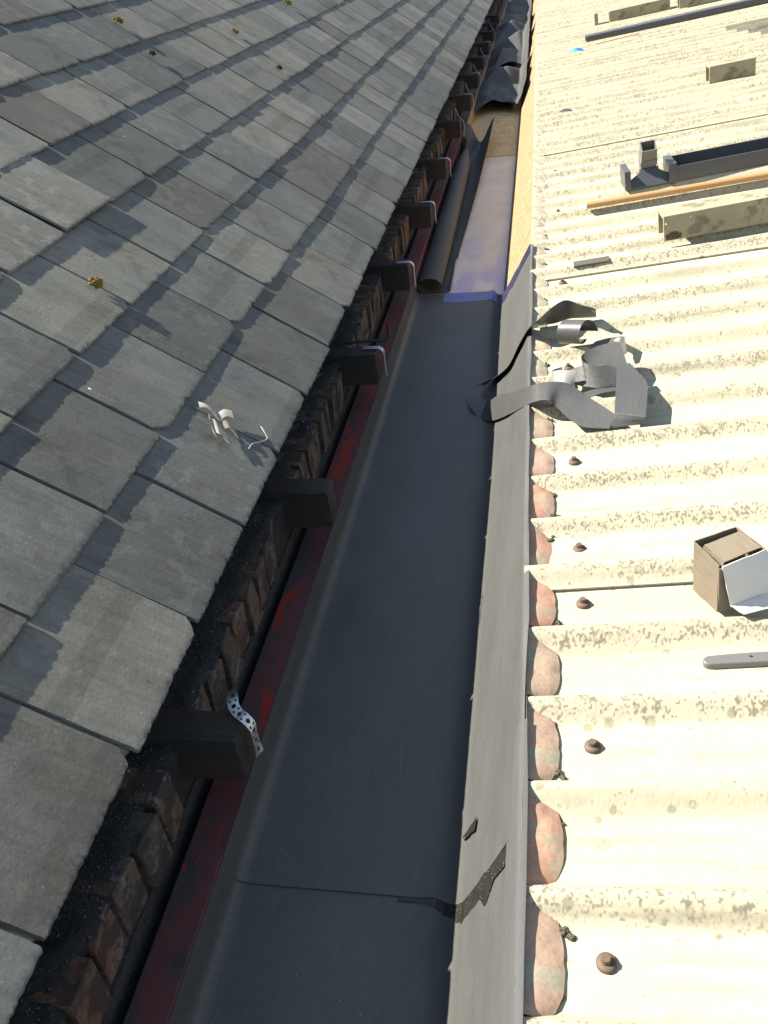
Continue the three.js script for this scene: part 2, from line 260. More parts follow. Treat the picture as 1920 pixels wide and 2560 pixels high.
// ---------------------------------------------------------------- slate roof
const TH = Math.atan(0.7), GA = 0.2165, SW = 0.256, ST = 0.0048, TILT = 0.0057 / GA;
function slateGeo(seed) {
  const R = rng(seed), nx = 56, vs = [0, 0.005, 0.012, 0.025, 0.045, 0.075, 0.11, 0.15, 0.19, 0.225, 0.28, 0.5], W = 0.2475 + 0.003 * R();
  const chips = []; const nc = 1 + Math.floor(R() * 3); for (let k = 0; k < nc; k++) chips.push([R(), 0.02 + 0.04 * R(), (0.002 + 0.006 * R() * R())]);
  const cornerL = R() < 0.22 ? 0.012 + 0.014 * R() : 0.002, cornerR = R() < 0.22 ? 0.012 + 0.014 * R() : 0.002;
  const bot = [], bev = []; for (let i = 0; i <= nx; i++) {
    const f = i / nx; let o = 0.0024 * R() + 0.0016 * vn(f * 5, 0.5, 64, 64, seed); for (const [c, w, d] of chips) o += d * Math.max(0, 1 - Math.abs(f - c) / w);
    o += Math.max(0, cornerL - f * W) * 0.9 + Math.max(0, cornerR - (1 - f) * W) * 0.9; bot.push(o); bev.push(0.001 + 0.0022 * R());
  }
  const P = vs.map((v, j) => { const sl = 0.0016 * (R() - 0.5), sr = 0.0016 * (R() - 0.5) - 0.001 * R(); return Array.from({ length: nx + 1 }, (_, i) => {
    const f = i / nx, ed = i === 0 ? sl : i === nx ? sr : 0, edge = j === 0 || i === 0 || i === nx;
    const y = v < 0.03 ? v + (bot[i] + bev[i]) * (1 - v / 0.03) : v;
    const z = ST + 0.0016 * (fbm(f * 0.25 + 0.3, v * 0.5 + 0.1, 14, 22, 3, seed) - 0.5) - (j === 0 ? 0.0008 * R() : 0);
    return [(f - 0.5) * W + ed, y, z];
  }); });
  const pos = [], uv = [], idx = [], n = nx + 1;
  for (const r of P) for (const p of r) { pos.push(...p); uv.push(p[0] + 0.128 + 0.37 * (seed % 7), p[1] + 0.031 * (seed % 5)); }
  for (let j = 0; j < vs.length - 1; j++) for (let i = 0; i < nx; i++) { const a = j * n + i; idx.push(a, a + 1, a + n + 1, a, a + n + 1, a + n); }
  const top = new THREE.BufferGeometry(); top.setAttribute('position', new THREE.Float32BufferAttribute(pos, 3)); top.setAttribute('uv', new THREE.Float32BufferAttribute(uv, 2)); top.setIndex(idx); top.computeVertexNormals();
  const rim = [], low = (p, i, j) => [p[0] + (i === 0 ? -0.0014 : i === nx ? 0.0014 : 0), j === 0 ? p[1] - bev[i] : p[1], 0];
  for (let i = 0; i < nx; i++) rim.push([P[0][i + 1], P[0][i], low(P[0][i + 1], i + 1, 0), low(P[0][i], i, 0)]);
  for (let j = 0; j < vs.length - 1; j++) { rim.push([P[j][0], P[j + 1][0], low(P[j][0], 0, j), low(P[j + 1][0], 0, j + 1)]); rim.push([P[j + 1][nx], P[j][nx], low(P[j + 1][nx], nx, j + 1), low(P[j][nx], nx, j)]); }
  const ep = [], eu = []; const tri = (a, b, c) => { for (const q of [a, b, c]) { ep.push(...q); eu.push(q[0] * 1.7 + q[2] * 4, q[1] * 1.7 + q[2] * 6); } };
  for (const [a, b, c, d] of rim) { tri(a, b, d); tri(a, d, c); }
  const l0 = low(P[0][0], 0, 0), l1 = low(P[0][nx], nx, 0), l2 = low(P[vs.length - 1][nx], nx, 9), l3 = low(P[vs.length - 1][0], 0, 9); tri(l0, l2, l1); tri(l0, l3, l2);
  const eg = new THREE.BufferGeometry(); eg.setAttribute('position', new THREE.Float32BufferAttribute(ep, 3)); eg.setAttribute('uv', new THREE.Float32BufferAttribute(eu, 2)); eg.computeVertexNormals();
  return mergeGeometries([top.toNonIndexed(), eg]);
}
const slateGeos = Array.from({ length: 14 }, (_, k) => slateGeo(900 + k * 17));
const slateRoof = thing('slate_roof', 'old grey slate roof with ragged overlapping courses on the left', 'roof');
const slateDeck = new THREE.Shape([[-0.69, 0.46], [-4.4, 3.05], [-4.4, -4.58], [-0.69, -4.58]].map((p) => new THREE.Vector2(...p)));
part('roof_deck', triUV(new THREE.ExtrudeGeometry(slateDeck, { depth: 19.2, bevelEnabled: false }).translate(0, 0, -18.6)), sootMat, slateRoof);
{
  const R = rng(4242), ph = [-0.649, -0.775, -0.622, -0.752, -0.6, -0.725, -0.64, -0.77];
  const span = [[0.3, 15.4], [0.72, 13.4], [1.1, 12], [1.5, 10.1], [1.85, 8.2], [2.25, 6.3], [2.6, 4.5], [3, 2.9]];
  const rest = [], basis = new THREE.Matrix4();
  const place = (r, z, lift, rot, dv, under) => {
    const th = TH - TILT, p = r * GA + dv, c = Math.cos(th), s = Math.sin(th);
    basis.makeBasis(new THREE.Vector3(0, 0, -1), new THREE.Vector3(-c, s, 0), new THREE.Vector3(s, c, 0));
    const m = basis.clone(); m.multiply(new THREE.Matrix4().makeRotationZ(rot)); m.multiply(new THREE.Matrix4().makeRotationX(-lift / 0.4));
    const sag = 0.006 * Math.sin(z * 0.9 + r * 0.7) + 0.004 * Math.sin(z * 2.3 + 1.3 * r);
    m.setPosition(-0.53 - p * Math.cos(TH) + Math.sin(TH) * (lift + under) , 0.39 + p * Math.sin(TH) + Math.cos(TH) * (lift + under) + sag * 0.25, z); return m;
  };
  for (let r = -1; r < 12; r++) for (let k = -3; k < 74; k++) {
    const row = Math.max(0, r), under = r < 0, base = (ph[row % 8] + (under ? SW / 2 : 0)) - k * SW + SW / 2, z = base + 0.006 * (R() - 0.5);
    if (z > 0.45 || z < -18.4) continue;
    const special = row === 3 && Math.abs(z + 1.91) < 0.13 && !under;
    const lift = under ? 0 : special ? 0.009 : 0.0012 * R() * R() + (R() < 0.05 ? 0.002 : 0), rot = 0.009 * (R() - 0.5), dv = 0.007 * (R() - 0.5) + (R() < 0.06 ? -0.012 * R() : 0);
    const m = place(row, z, lift, rot, under ? 0.012 + dv * 0.5 : dv, under ? -0.0068 : 0), g = slateGeos[Math.floor(R() * 14)], q = special ? slateMats[4] : slateMats[Math.floor(R() * slateMats.length)];
    const sp = span[row] || null, inView = sp && -z > sp[0] - 0.1 && -z < sp[1];
    if (under || !inView) { if (!under && r > 8 && R() < 0) continue; rest.push(g.clone().applyMatrix4(m)); continue; }
    const o = part('slate', g, q, slateRoof); o.matrix.copy(m); o.matrix.decompose(o.position, o.quaternion, o.scale);
  }
  const f = part('slate_field', mergeGeometries(rest), slateMats[0], slateRoof); tag(f, 'further slates and the doubled eaves course', null, null, 'stuff');
}

// ---------------------------------------------------------------- brick wall under the eaves, timber plate, joists
const JZ = [-0.865, -1.571, -2.289, -3.068, -3.826, -4.66, -5.643, -6.531, -7.433, -8.384, -9.337, -10.289, -11.057, -11.891, -12.8, -13.7, -14.6, -15.5];
const JW = 0.063;
const wall = thing('brick_wall', 'sooty wall of bricks set on edge below the slate eaves', 'wall');
function roughBox(w, h, d, seed, amp) {
  const g = new RoundedBoxGeometry(w, h, d, 3, 0.0038), p = g.attributes.position;
  for (let i = 0; i < p.count; i++) { const x = p.getX(i), y = p.getY(i), z = p.getZ(i), n = (a, b, s) => vn(a * 40 + 100, b * 40 + 100, 4096, 4096, seed + s) - 0.5; p.setXYZ(i, x + amp * n(y, z, 1) * (x > 0 ? 2.2 : 0.5), y + amp * n(x, z, 2), z + amp * n(x, y, 3)); }
  g.computeVertexNormals(); return g;
}
const brickGeos = Array.from({ length: 10 }, (_, k) => triUV(roughBox(0.1, 0.102, 0.064, 60 + k, 0.0065), k * 0.07, k * 0.05));
part('wall_core', box(-0.69, -0.585, -4.58, 0.19, -18.6, 0.5, 0), sootMat, wall);
{ const P = []; for (let j = 0; j <= 940; j++) { const z = 0.5 - j * 0.02, r = []; for (let i = 0; i <= 4; i++) { const y = 0.1 - i * 0.035; r.push([-0.5815 + 0.004 * vn(z * 30 + 900, i * 1.3, 4096, 64, 3) + (i === 4 ? 0.003 : 0), y + 0.006 * vn(z * 22 + 900, i + 7, 4096, 64, 5), z]); } P.push(r); }
  part('mortar_ledge', sheet(P, 0.008, (p) => [p.y, p.z]), sootMat, wall); }
{ const R = rng(77); let z = 0.3; while (z > -15.6) {
  const j = JZ.find((a) => z - 0.037 < a + JW + 0.006 && z + 0.037 > a - 0.004); if (j !== undefined) { z = j - 0.042; continue; }
  const m = part('brick', brickGeos[Math.floor(R() * 10)], brickMats[Math.floor(R() * 4)], wall); m.position.set(-0.624 + 0.005 * (R() - 0.5) - (R() < 0.12 ? 0.012 : 0), 0.158 + 0.004 * (R() - 0.5), z); m.rotation.set(0.03 * (R() - 0.5), 0.05 * (R() - 0.5), 0.04 * (R() - 0.5)); z -= 0.0725 + 0.003 * R();
} }
// crust of soot and grit lying on the brick tops
{ const P = []; for (let j = 0; j <= 1100; j++) { const z = 0.4 - j * 0.015, r = []; const near = sst(-1.9, -1.0, z); for (let i = 0; i <= 8; i++) { const f = i / 8, x = -0.69 + f * (0.096 + 0.022 * vn(z * 26 + 900, 3.3, 4096, 64, 21)), n = vn(z * 34 + 900, f * 6, 4096, 64, 11), n2 = vn(z * 9 + 900, f * 2, 4096, 64, 15); r.push([x, 0.2095 + 0.007 * (n - 0.5) + 0.008 * (n2 - 0.5) + 0.003 * near - (i === 8 ? 0.008 : 0), z]); } P.push(r); }
  const s = part('soot_crust', sheet(P, 0.004, (p) => [p.x, p.z]), sootMat, wall); s.userData.kind = 'stuff'; }
{ const g = new THREE.IcosahedronGeometry(0.0022, 0), n = 1400, im = new THREE.InstancedMesh(g, std({ color: lin(0.07, 0.068, 0.065), roughness: 0.95 }), n), R = rng(31), m = new THREE.Matrix4(), q = new THREE.Quaternion(), c = new THREE.Color();
  for (let i = 0; i < n; i++) { const z = -0.3 - 3 * R() * R(), x = -0.585 - 0.085 * R(), s = 0.4 + 1.1 * R() * R(); q.setFromEuler(new THREE.Euler(R() * 6, R() * 6, 0)); m.compose(new THREE.Vector3(x, 0.211 + 0.003 * R(), z), q, new THREE.Vector3(s, s * 0.7, s)); im.setMatrixAt(i, m); const l = R() < 0.06 ? 0.3 : 0.05 + 0.06 * R(); im.setColorAt(i, c.setRGB(l / 0.07, l / 0.07, l / 0.07)); }
  im.name = 'grit'; im.userData.kind = 'stuff'; shade(im); wall.add(im); }

solo('timber_plate', (() => { const g = box(-0.56, -0.4965, 0.02, 0.08, -18.4, 0.5, 0.003), p = g.attributes.position, uv = g.attributes.uv; for (let i = 0; i < p.count; i++) uv.setXY(i, p.getX(i) + 0.5625, p.getZ(i)); return g; })(), plateMat, 'long timber plate with worn red paint beside the brick wall', 'board');
const ORD = ['nearest the camera', 'second from the camera', 'third from the camera', 'fourth from the camera', 'fifth from the camera', 'sixth from the camera', 'seventh from the camera', 'eighth from the camera', 'ninth from the camera', 'tenth from the camera', 'eleventh from the camera', 'twelfth from the camera', 'thirteenth from the camera', 'fourteenth from the camera, at the far end'];
const swapUV = (g) => { const u = g.attributes.uv; for (let i = 0; i < u.count; i++) u.setXY(i, u.getY(i), u.getX(i)); return g; };
const joistGeo = swapUV(triUV((() => { const g = new THREE.BoxGeometry(0.3, 0.1, JW, 24, 10, 7), p = g.attributes.position; for (let i = 0; i < p.count; i++) { const x = p.getX(i), y = p.getY(i), z = p.getZ(i), n = (s, f) => vn(x * f + 30, y * f + z * 37 + 30, 4096, 4096, s) - 0.5, ey = Math.abs(y) > 0.0499, ez = Math.abs(z) > JW / 2 - 0.0001, ex = x > 0.1499, cor = (ey && ez) || (ey && ex) || (ez && ex), k = cor ? 1 - 0.05 * (0.5 + n(8, 60)) : 1; p.setXYZ(i, x + (ex ? 0.006 * n(2, 90) - (cor ? 0.003 : 0) : 0), y * (cor ? k : 1) + 0.0025 * n(4, 50), z * k + 0.003 * n(5, 45)); } g.computeVertexNormals(); return g; })()));
JZ.slice(0, 14).forEach((z, i) => { const R = rng(500 + i); const m = solo('joist_end', joistGeo, timberMat, `blackened joist end projecting from the brick wall, ${ORD[i]}`, 'joist', 'joist ends along the gutter'); m.position.set(-0.6245 + 0.008 * (R() - 0.5), 0.18 + 0.006 * (R() - 0.5), z + JW / 2); m.rotation.set(0.03 * (R() - 0.5), 0.04 * (R() - 0.5), -0.01); });

// ---------------------------------------------------------------- gutter lining boards
const LS = [[-0.14, 0.0], [-0.0205, 0.316]];
function sideBoard(z0, z1, label) { // sloping board, 11 mm thick
  const dx = LS[1][0] - LS[0][0], dy = LS[1][1] - LS[0][1], L = Math.hypot(dx, dy), nx = -dy / L, ny = dx / L, s = new THREE.Shape([[LS[0][0], LS[0][1]], [LS[1][0], LS[1][1]], [LS[1][0] - nx * 0.011, LS[1][1] - ny * 0.011], [LS[0][0] - nx * 0.011, LS[0][1] - ny * 0.011]].map((p) => new THREE.Vector2(...p)));
  const g = triUV(new THREE.ExtrudeGeometry(s, { depth: z0 - z1, bevelEnabled: false }).translate(0.0035, -0.001, z1)); return solo('strand_board', g, osbMat, label, 'board', 'strand boards lining the gutter');
}
sideBoard(-2.55, -5.2, 'sunlit strand board on the gutter side, the one beside the blue adhesive edge');
sideBoard(-5.204, -7.64, 'sunlit strand board on the gutter side, second beyond the blue adhesive edge');
sideBoard(-7.644, -10.08, 'sunlit strand board on the gutter side, third beyond the blue adhesive edge');
sideBoard(-10.084, -18.4, 'sunlit strand board on the gutter side, at the far end');
const osbPale = std({ map: osbMap, color: lin(1.25, 1.32, 1.5), roughness: 0.85 });
function floorBoard(z0, z1, label, first) {
  const g = box(-0.492, -0.139, -0.0145, -0.003, z1, z0, 0), p = g.attributes.position, uv = g.attributes.uv;
  for (let i = 0; i < p.count; i++) uv.setXY(i, p.getX(i) + 0.5, first ? (p.getZ(i) - z1) * 0.8 : p.getZ(i));
  return solo('strand_board', g, first ? osbFloorMat : osbPale, label, 'board', 'strand boards lining the gutter');
}
floorBoard(-3.2, -5.61, 'dusty pale strand board on the gutter floor beside the rolled membrane', true);
floorBoard(-5.626, -8.05, 'tan strand board on the gutter floor in front of the crumpled membrane');
floorBoard(-8.054, -18.4, 'strand board on the gutter floor under the far crumpled membrane');
solo('timber_batten', box(-0.4935, -0.4815, -0.002, 0.086, -18.3, -5.9, 0.002), paleTimber, 'pale timber upstand batten along the left of the unlined gutter', 'batten');

// ---------------------------------------------------------------- rubber gutter lining
const PROF = [[-0.4945, 0.0795], [-0.494, 0.035], [-0.4925, 0.0185], [-0.4885, 0.0085], [-0.481, 0.0028], [-0.47, 0.0006], [-0.44, 0], [-0.39, 0], [-0.34, 0], [-0.29, 0], [-0.24, 0], [-0.2, 0], [-0.178, 0.0012], [-0.16, 0.004], [-0.144, 0.010], [-0.131, 0.02], [-0.12, 0.034], [-0.111, 0.053], [-0.093, 0.108], [-0.075, 0.165], [-0.057, 0.221], [-0.039, 0.278], [-0.0275, 0.3165], [-0.0235, 0.3265], [-0.0195, 0.3305], [-0.016, 0.3317]];
const bend = (x, y, z, i) => x - 0.022 * sst(-1.8, -3.2, z) * (i < 12 ? 0 : i === 12 ? 0.4 : i === 13 ? 0.7 : Math.max(0, 1 - y / 0.33));
function lining(zNear, zFar, shiftNear, shiftFar, dz, lift, seed) {
  const n = Math.ceil((zNear - zFar) / dz), P = [];
  for (let j = 0; j <= n; j++) P.push(PROF.map(([x, y], i) => {
    const up = clamp((x + 0.16) / 0.14), s = sst(0, 1, up), z = mix(zNear + shiftNear * up, zFar + shiftFar * up, j / n), edge = i === PROF.length - 1;
    const wob = 0.0022 * (vn(z * 3 + 60, i * 0.6, 512, 64, seed) - 0.5) + 0.0012 * (vn(z * 11 + 60, i * 1.1, 512, 64, seed + 1) - 0.5);
    const w = i < 2 ? 0 : i > 5 && i < 12 ? 0.5 : 1;
    return [bend(x, y, z, i) - wob * w * s * 2 - lift * s + (edge ? 0.003 * (vn(z * 14 + 60, 2, 512, 64, 8) - 0.5) : 0), y + Math.abs(wob) * w + lift * (1 - 0.4 * s), z];
  }));
  return sheet(P, 0.0012, (p, j, i) => [p.x + p.y * 1.1, p.z]);
}
const lineNear = thing('rubber_membrane', 'black rubber gutter lining at the bottom, below the lap seam', 'membrane');
part('lining_sheet', lining(0.3, -0.86, 0, 0, 0.04, 0, 5), rubberMat, lineNear);
const lineMain = thing('rubber_membrane', 'long black rubber gutter lining between the lap seam and the blue edge', 'membrane');
part('lining_sheet', lining(-0.7, -3.285, 0.085, 0.44, 0.05, 0.0026, 9), rubberMat, lineMain);
// strip along a path across the lining: u runs over the profile
function across(z0, z1, i0, i1, sh0, sh1, lift, ragged, seed) {
  const P = [], N = 60; const at = (f) => { const t = i0 + f * (i1 - i0), i = Math.min(PROF.length - 2, Math.floor(t)), g = t - i; return [mix(PROF[i][0], PROF[i + 1][0], g), mix(PROF[i][1], PROF[i + 1][1], g)]; };
  for (let k = 0; k <= N; k++) { const [x, y] = at(k / N), up = clamp((x + 0.16) / 0.14), s = sst(0, 1, up), za = z0 + sh0 * up, zb = z1 + sh1 * up + (ragged ? ragged(k / N) : 0), row = []; for (let q = 0; q <= 4; q++) row.push([bend(x, y, mix(zb, za, q / 4), i0 + k / N * (i1 - i0)) - lift * s, y + lift * (1 - 0.4 * s), mix(zb, za, q / 4)]); P.push(row); }
  return sheet(P.reverse(), 0.0006, (p) => [p.x + p.y, p.z]);
}
const glueMap = tex(256, 256, 0.2, 0.2, (c, u, v) => { const k = 0.022 * (0.6 + 0.8 * fbm(u, v, 12, 12, 4, 41)); c[0] = k * 1.1; c[1] = k; c[2] = k * 0.85; const h = hash(Math.floor(u * 128), Math.floor(v * 128), 2); if (h > 0.992) c[0] = c[1] = c[2] = 0.35; });
const glueMat = std({ map: glueMap, roughness: 0.35 });
part('adhesive_band', across(-0.703, -0.692, 10.5, 22.4, 0.085, 0.085, 0.0018, (f) => (f < 0.42 ? 0.012 * sst(0.1, 0.3, f) : 0.014 + 0.012 * vn(f * 30, 1, 64, 64, 3) + 0.028 * Math.max(0, 1 - Math.abs(f - 0.74) / 0.06)) * (1 - 0.5 * sst(0.8, 1, f)), 3), glueMat, lineNear);
{ // slanting dark patch where adhesive was brushed on the sunlit side
  const at = (x) => 0.053 + (x + 0.111) * 3.125, Q = [[-0.117, -0.792], [-0.089, -0.772], [-0.092, -0.755], [-0.1125, -0.778]], P = [];
  for (let j = 0; j <= 8; j++) { const r = []; for (let i = 0; i <= 4; i++) { const f = j / 8, g = i / 4, x = mix(mix(Q[0][0], Q[1][0], f), mix(Q[3][0], Q[2][0], f), g), z = mix(mix(Q[0][1], Q[1][1], f), mix(Q[3][1], Q[2][1], f), g) + 0.003 * (hash(j, i, 3) - 0.5); r.push([x - 0.0052, at(x), z]); } P.push(r); }
  part('adhesive_patch', sheet(P, 0.0006), glueMat, lineMain); }
const blueMat = std({ color: lin(0.1, 0.13, 0.42), roughness: 0.4, map: tex(256, 256, 0.3, 0.3, (c, u, v) => { const k = 0.55 + 0.9 * fbm(u, v, 8, 8, 4, 61); c[0] = c[1] = c[2] = Math.min(1, k); const h = hash(Math.floor(u * 128), Math.floor(v * 128), 4); if (h > 0.99) c[0] = c[1] = 1; }) });
part('blue_adhesive_edge', across(-3.292, -3.2, 7.25, 14.5, 0.44, 0.44, 0.0034, (f) => 0.012 * vn(f * 9, 1, 64, 64, 5)), blueMat, lineMain);
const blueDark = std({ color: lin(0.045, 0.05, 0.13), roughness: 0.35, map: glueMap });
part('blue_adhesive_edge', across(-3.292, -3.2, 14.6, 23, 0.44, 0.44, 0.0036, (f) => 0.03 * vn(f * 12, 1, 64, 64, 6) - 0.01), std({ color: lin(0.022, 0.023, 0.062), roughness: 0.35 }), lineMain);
// narrow second strip lapped over the roof edge at the near end
{ const P = []; for (let j = 0; j <= 60; j++) { const z = 0.2 - j * 0.0165, f = sst(-0.79, -0.6, z); P.push([[-0.0385 + 0.008 * (1 - f), 0.2795 + 0.025 * (1 - f)], [-0.0275, 0.3165], [-0.0235, 0.3265], [-0.0195, 0.3305], [-0.0145, 0.3318]].map(([x, y], i) => [x - 0.0024 + (i === 4 ? 0.004 * vn(z * 9 + 60, 1, 512, 64, 3) : 0), y + 0.0022, z])); }
  solo('edge_strip', sheet(P, 0.001, (p) => [p.x * 3, p.z]), std({ map: rubberMap, roughness: 0.75, color: lin(0.85, 0.87, 0.92) }), 'narrow bluish rubber strip lapped over the corrugated edge at the bottom', 'strip'); }
// ---------------------------------------------------------------- corrugated roof
const roofY = (x) => 0.33 + SLOPE * (x + 0.016), wave = (z) => { let t = (z - CREST0) / PITCH; t -= Math.round(t); const w = t < 0 ? (t > -0.17 ? 0.5 + 0.5 * Math.cos(Math.PI * t / 0.17) : 0) : (t < 0.26 ? 0.5 + 0.5 * Math.cos(Math.PI * t / 0.26) : 0); return -0.026 * (1 - w); };
const corr = thing('corrugated_roof', 'sunlit cream corrugated cement sheet roof spotted with lichen on the right', 'roof');
{
  const laps = [-9.7, 0, 10, 21, 31, 42, 52, 63, 73, 84, 94, 105, 116].map((n) => CREST0 - n * PITCH);
  for (let s = 0; s < laps.length - 1; s++) {
    const zn = laps[s] + (s ? 0.036 : 0), zf = laps[s + 1] - 0.05, n = Math.ceil((zn - zf) / (PITCH / 26)), xs = [-0.024, 0.0, 0.02, 0.05, 0.1, 0.2, 0.35, 0.55, 0.8, 1.1, 1.5, 2, 2.6, 3.3, 4.2], P = [];
    for (let j = 0; j <= n; j++) { const z = mix(zn, zf, j / n), up = s ? 0.0072 * (1 - sst(0.02, 0.2, zn - z)) : 0; P.push(xs.map((x, i) => [x + (i ? 0 : 0.003 * (vn(z * 20 + 500, 1, 4096, 64, 7) - 0.5)), roofY(x) + wave(z) + up + 0.0025 * (vn(x * 1.7 + 40, z * 0.8 + 40, 512, 512, 5) - 0.5), z])); }
    part('corrugated_sheet', sheet(P, 0.006, (p) => [p.x + s * 0.37, p.z - CREST0]), roofMats[s % 2], corr);
  }
  // mortar packed into the ends of the valleys
  const R = rng(88), plug = (seed) => { const P = []; for (let j = 0; j <= 14; j++) { const z = 0.062 - j * 0.124 / 14, r = []; for (let i = 0; i <= 10; i++) { const f = i / 10, xe = (0.02 + 0.012 * hash(seed, 1, 2)) * Math.pow(Math.max(0, 1 - Math.pow(Math.abs(z) / 0.0635, 3)), 0.6) + 0.003 * (vn(z * 90 + 30, 2, 256, 256, seed) - 0.5), x = mix(-0.022, xe, f), e = 0.003 * (vn(z * 50 + 30, x * 60 + 30, 256, 256, seed) - 0.5) + 0.003 * (vn(z * 16 + 30, 3, 256, 256, seed + 1) - 0.5); r.push([x, SLOPE * x - 0.004 - 0.0185 * Math.pow(f, 1.5) + e, z]); } P.push(r); } return sheet(P, 0.012, (p) => [p.x + hash(seed, 4, 4), p.z + hash(seed, 5, 5)]); };
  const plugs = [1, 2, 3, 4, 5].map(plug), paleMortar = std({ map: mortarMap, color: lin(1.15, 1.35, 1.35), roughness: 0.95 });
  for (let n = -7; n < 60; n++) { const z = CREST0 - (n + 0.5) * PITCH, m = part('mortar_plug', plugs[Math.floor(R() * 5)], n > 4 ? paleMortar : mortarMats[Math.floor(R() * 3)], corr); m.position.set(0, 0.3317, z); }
  // tufts of dark moss along the mortar
  const tuft = (seed) => { const q = rng(seed), gs = []; for (let k = 0; k < 9; k++) { const g = new THREE.IcosahedronGeometry(0.002 + 0.002 * q(), 1), p = g.attributes.position; for (let i = 0; i < p.count; i++) p.setXYZ(i, p.getX(i) * (0.7 + 0.6 * q()), p.getY(i) * (0.5 + 0.4 * q()), p.getZ(i) * (0.7 + 0.6 * q())); g.translate((q() - 0.5) * 0.024, 0.001, (q() - 0.5) * 0.008); gs.push(g); } return mergeGeometries(gs); };
  const tufts = [3, 4, 5].map(tuft), mm = std({ color: lin(0.1, 0.095, 0.06), roughness: 1 });
  for (let n = -6; n < 14; n++) for (let k = 0; k < 2; k++) { if (R() < 0.35) continue; const m = part('moss_tuft', tufts[Math.floor(R() * 3)], mm, corr), dz = (k ? 1 : -1) * (0.032 + 0.01 * R()), x = 0.012 + 0.018 * R(), z = CREST0 - (n + 0.5) * PITCH + dz; m.position.set(x, roofY(x) + wave(z) + 0.002, z); m.rotation.y = R() * 6; }
  // fixing bolts in the valleys
  const rust = std({ color: lin(0.13, 0.09, 0.07), roughness: 0.7, metalness: 0.3 });
  const washer = new THREE.LatheGeometry([[0, 0.004], [0.005, 0.0042], [0.0095, 0.003], [0.0115, 0.001], [0.0115, -0.003]].map((p) => new THREE.Vector2(...p)), 20), head = new THREE.CylinderGeometry(0.0052, 0.006, 0.007, 6);
  for (const n of [-5, -3, -1, 0, 2, 5, 9, 14, 18]) { const z = CREST0 - (n + 0.5) * PITCH - 0.003, x = 0.073 + 0.002 * (R() - 0.5), m = part('bolt', washer, rust, corr); m.position.set(x, roofY(x) + wave(z) + 0.003, z); m.rotation.z = SLOPE; const h = part('bolt_head', head, rust, m); h.position.y = 0.007; h.rotation.set(0.15 * (R() - 0.5), R(), 0.15 * (R() - 0.5)); }
}

// ---------------------------------------------------------------- loose rubber
const roll = (() => {
  const P = [], nz = 60, nt = 40;
  for (let j = 0; j <= nz; j++) {
    const f = j / nz, z = -3.3 - 2.82 * f, row = [], o = sst(0.66, 0.98, f), xr = f < 0.17 ? mix(-0.346, -0.358, f / 0.17) : f < 0.54 ? mix(-0.358, -0.328, (f - 0.17) / 0.37) : mix(-0.328, -0.305, (f - 0.54) / 0.46);
    const cx = -0.443 + 0.004 * Math.sin(f * 5), rx = 0.05 - 0.012 * f, ry = 0.03 + 0.016 * Math.sin(f * 3) , edge = 0.004 + 0.06 * sst(0.1, 1, f);
    for (let i = 0; i <= nt; i++) {
      const t = i / nt; let x, y;
      if (t < 0.62) { const a = (-10 + t / 0.62 * 285) * Math.PI / 180; x = cx + rx * Math.cos(a); y = ry + ry * Math.sin(a) + 0.002; }
      else { const g = (t - 0.62) / 0.38, xa = cx + rx * Math.cos(275 * Math.PI / 180); x = mix(xa, xr, g); y = 0.0015 + edge * Math.pow(g, 3) + (f < 0.15 ? 0.012 * sst(0.8, 1, g) * (1 - f / 0.15) : 0); if (f < 0.15 && g > 0.9) x -= 0.012 * (g - 0.9) / 0.1; }
      const t2 = t, xo = -0.486 + 0.19 * t2, yo = 0.02 + 0.085 * Math.pow(Math.abs(2 * t2 - 1), 1.6) + 0.02 * Math.sin(t2 * 9 + f * 6);
      const n = 0.004 * (vn(f * 14, t * 5, 64, 64, 3) - 0.5);
      row.push([mix(x, xo, o), mix(y, yo, o) + n * (t > 0.1 ? 1 : 0) + 0.002, z - 0.08 * o * Math.cos(t * 6.28) * f]);
    }
    P.push(row);
  }
  return sheet(P, 0.0014, (p, j, i) => [i * 0.009, p.z]);
})();
solo('rolled_membrane', roll, rubberMat3, 'long loose roll of black rubber lying along the gutter floor', 'membrane');
// crumpled sheets: overlapping tent folds
function crumple(z0, z1, seed, hmax, peaks) {
  const R = rng(seed), tents = peaks.concat(Array.from({ length: 7 }, () => [-0.44 + 0.3 * R(), mix(z0, z1, 0.1 + 0.85 * R()), hmax * (0.3 + 0.55 * R()), 0.25 + 0.5 * R(), R() * 3.14]));
  const P = [], nj = 70, ni = 40;
  for (let j = 0; j <= nj; j++) { const row = []; for (let i = 0; i <= ni; i++) {
    const f = i / ni, g = j / nj; let x = -0.478 + 0.392 * f, z = mix(z0, z1, g) + (g < 0.2 ? (1 - g / 0.2) * (0.16 * Math.sin(f * 4.2 + seed) - 0.1 * f) : 0);
    let h = 0.006, ex = Math.exp(110 * 0.006); for (const [tx, tz, th, sl, a] of tents) { const dx = (x - tx), dz = (z - tz) * 0.42, u = dx * Math.cos(a) + dz * Math.sin(a), v = -dx * Math.sin(a) + dz * Math.cos(a); ex += Math.exp(110 * (th - sl * (Math.sqrt(u * u + 2e-4) * 1.1 + Math.sqrt(v * v + 2e-4) * 0.5))); } h = Math.log(ex) / 110;
    h += 0.012 * (vn(x * 12 + 40, z * 4 + 40, 512, 512, seed) - 0.4); h = Math.max(h, 0.004);
    const bank = Math.max(0, x + 0.155) * 2.2; // rides up the sloping side board
    row.push([x - (f > 0.93 ? 0.004 : 0), h + bank + (f > 0.9 ? 0.05 * hash(Math.floor(g * 9), 1, seed) * (f - 0.9) / 0.1 : 0), z + 0.03 * (vn(x * 9 + 40, g * 6, 512, 512, seed + 4) - 0.5)]);
  } P.push(row); }
  return sheet(P, 0.0015, (p) => [p.x, p.z]);
}
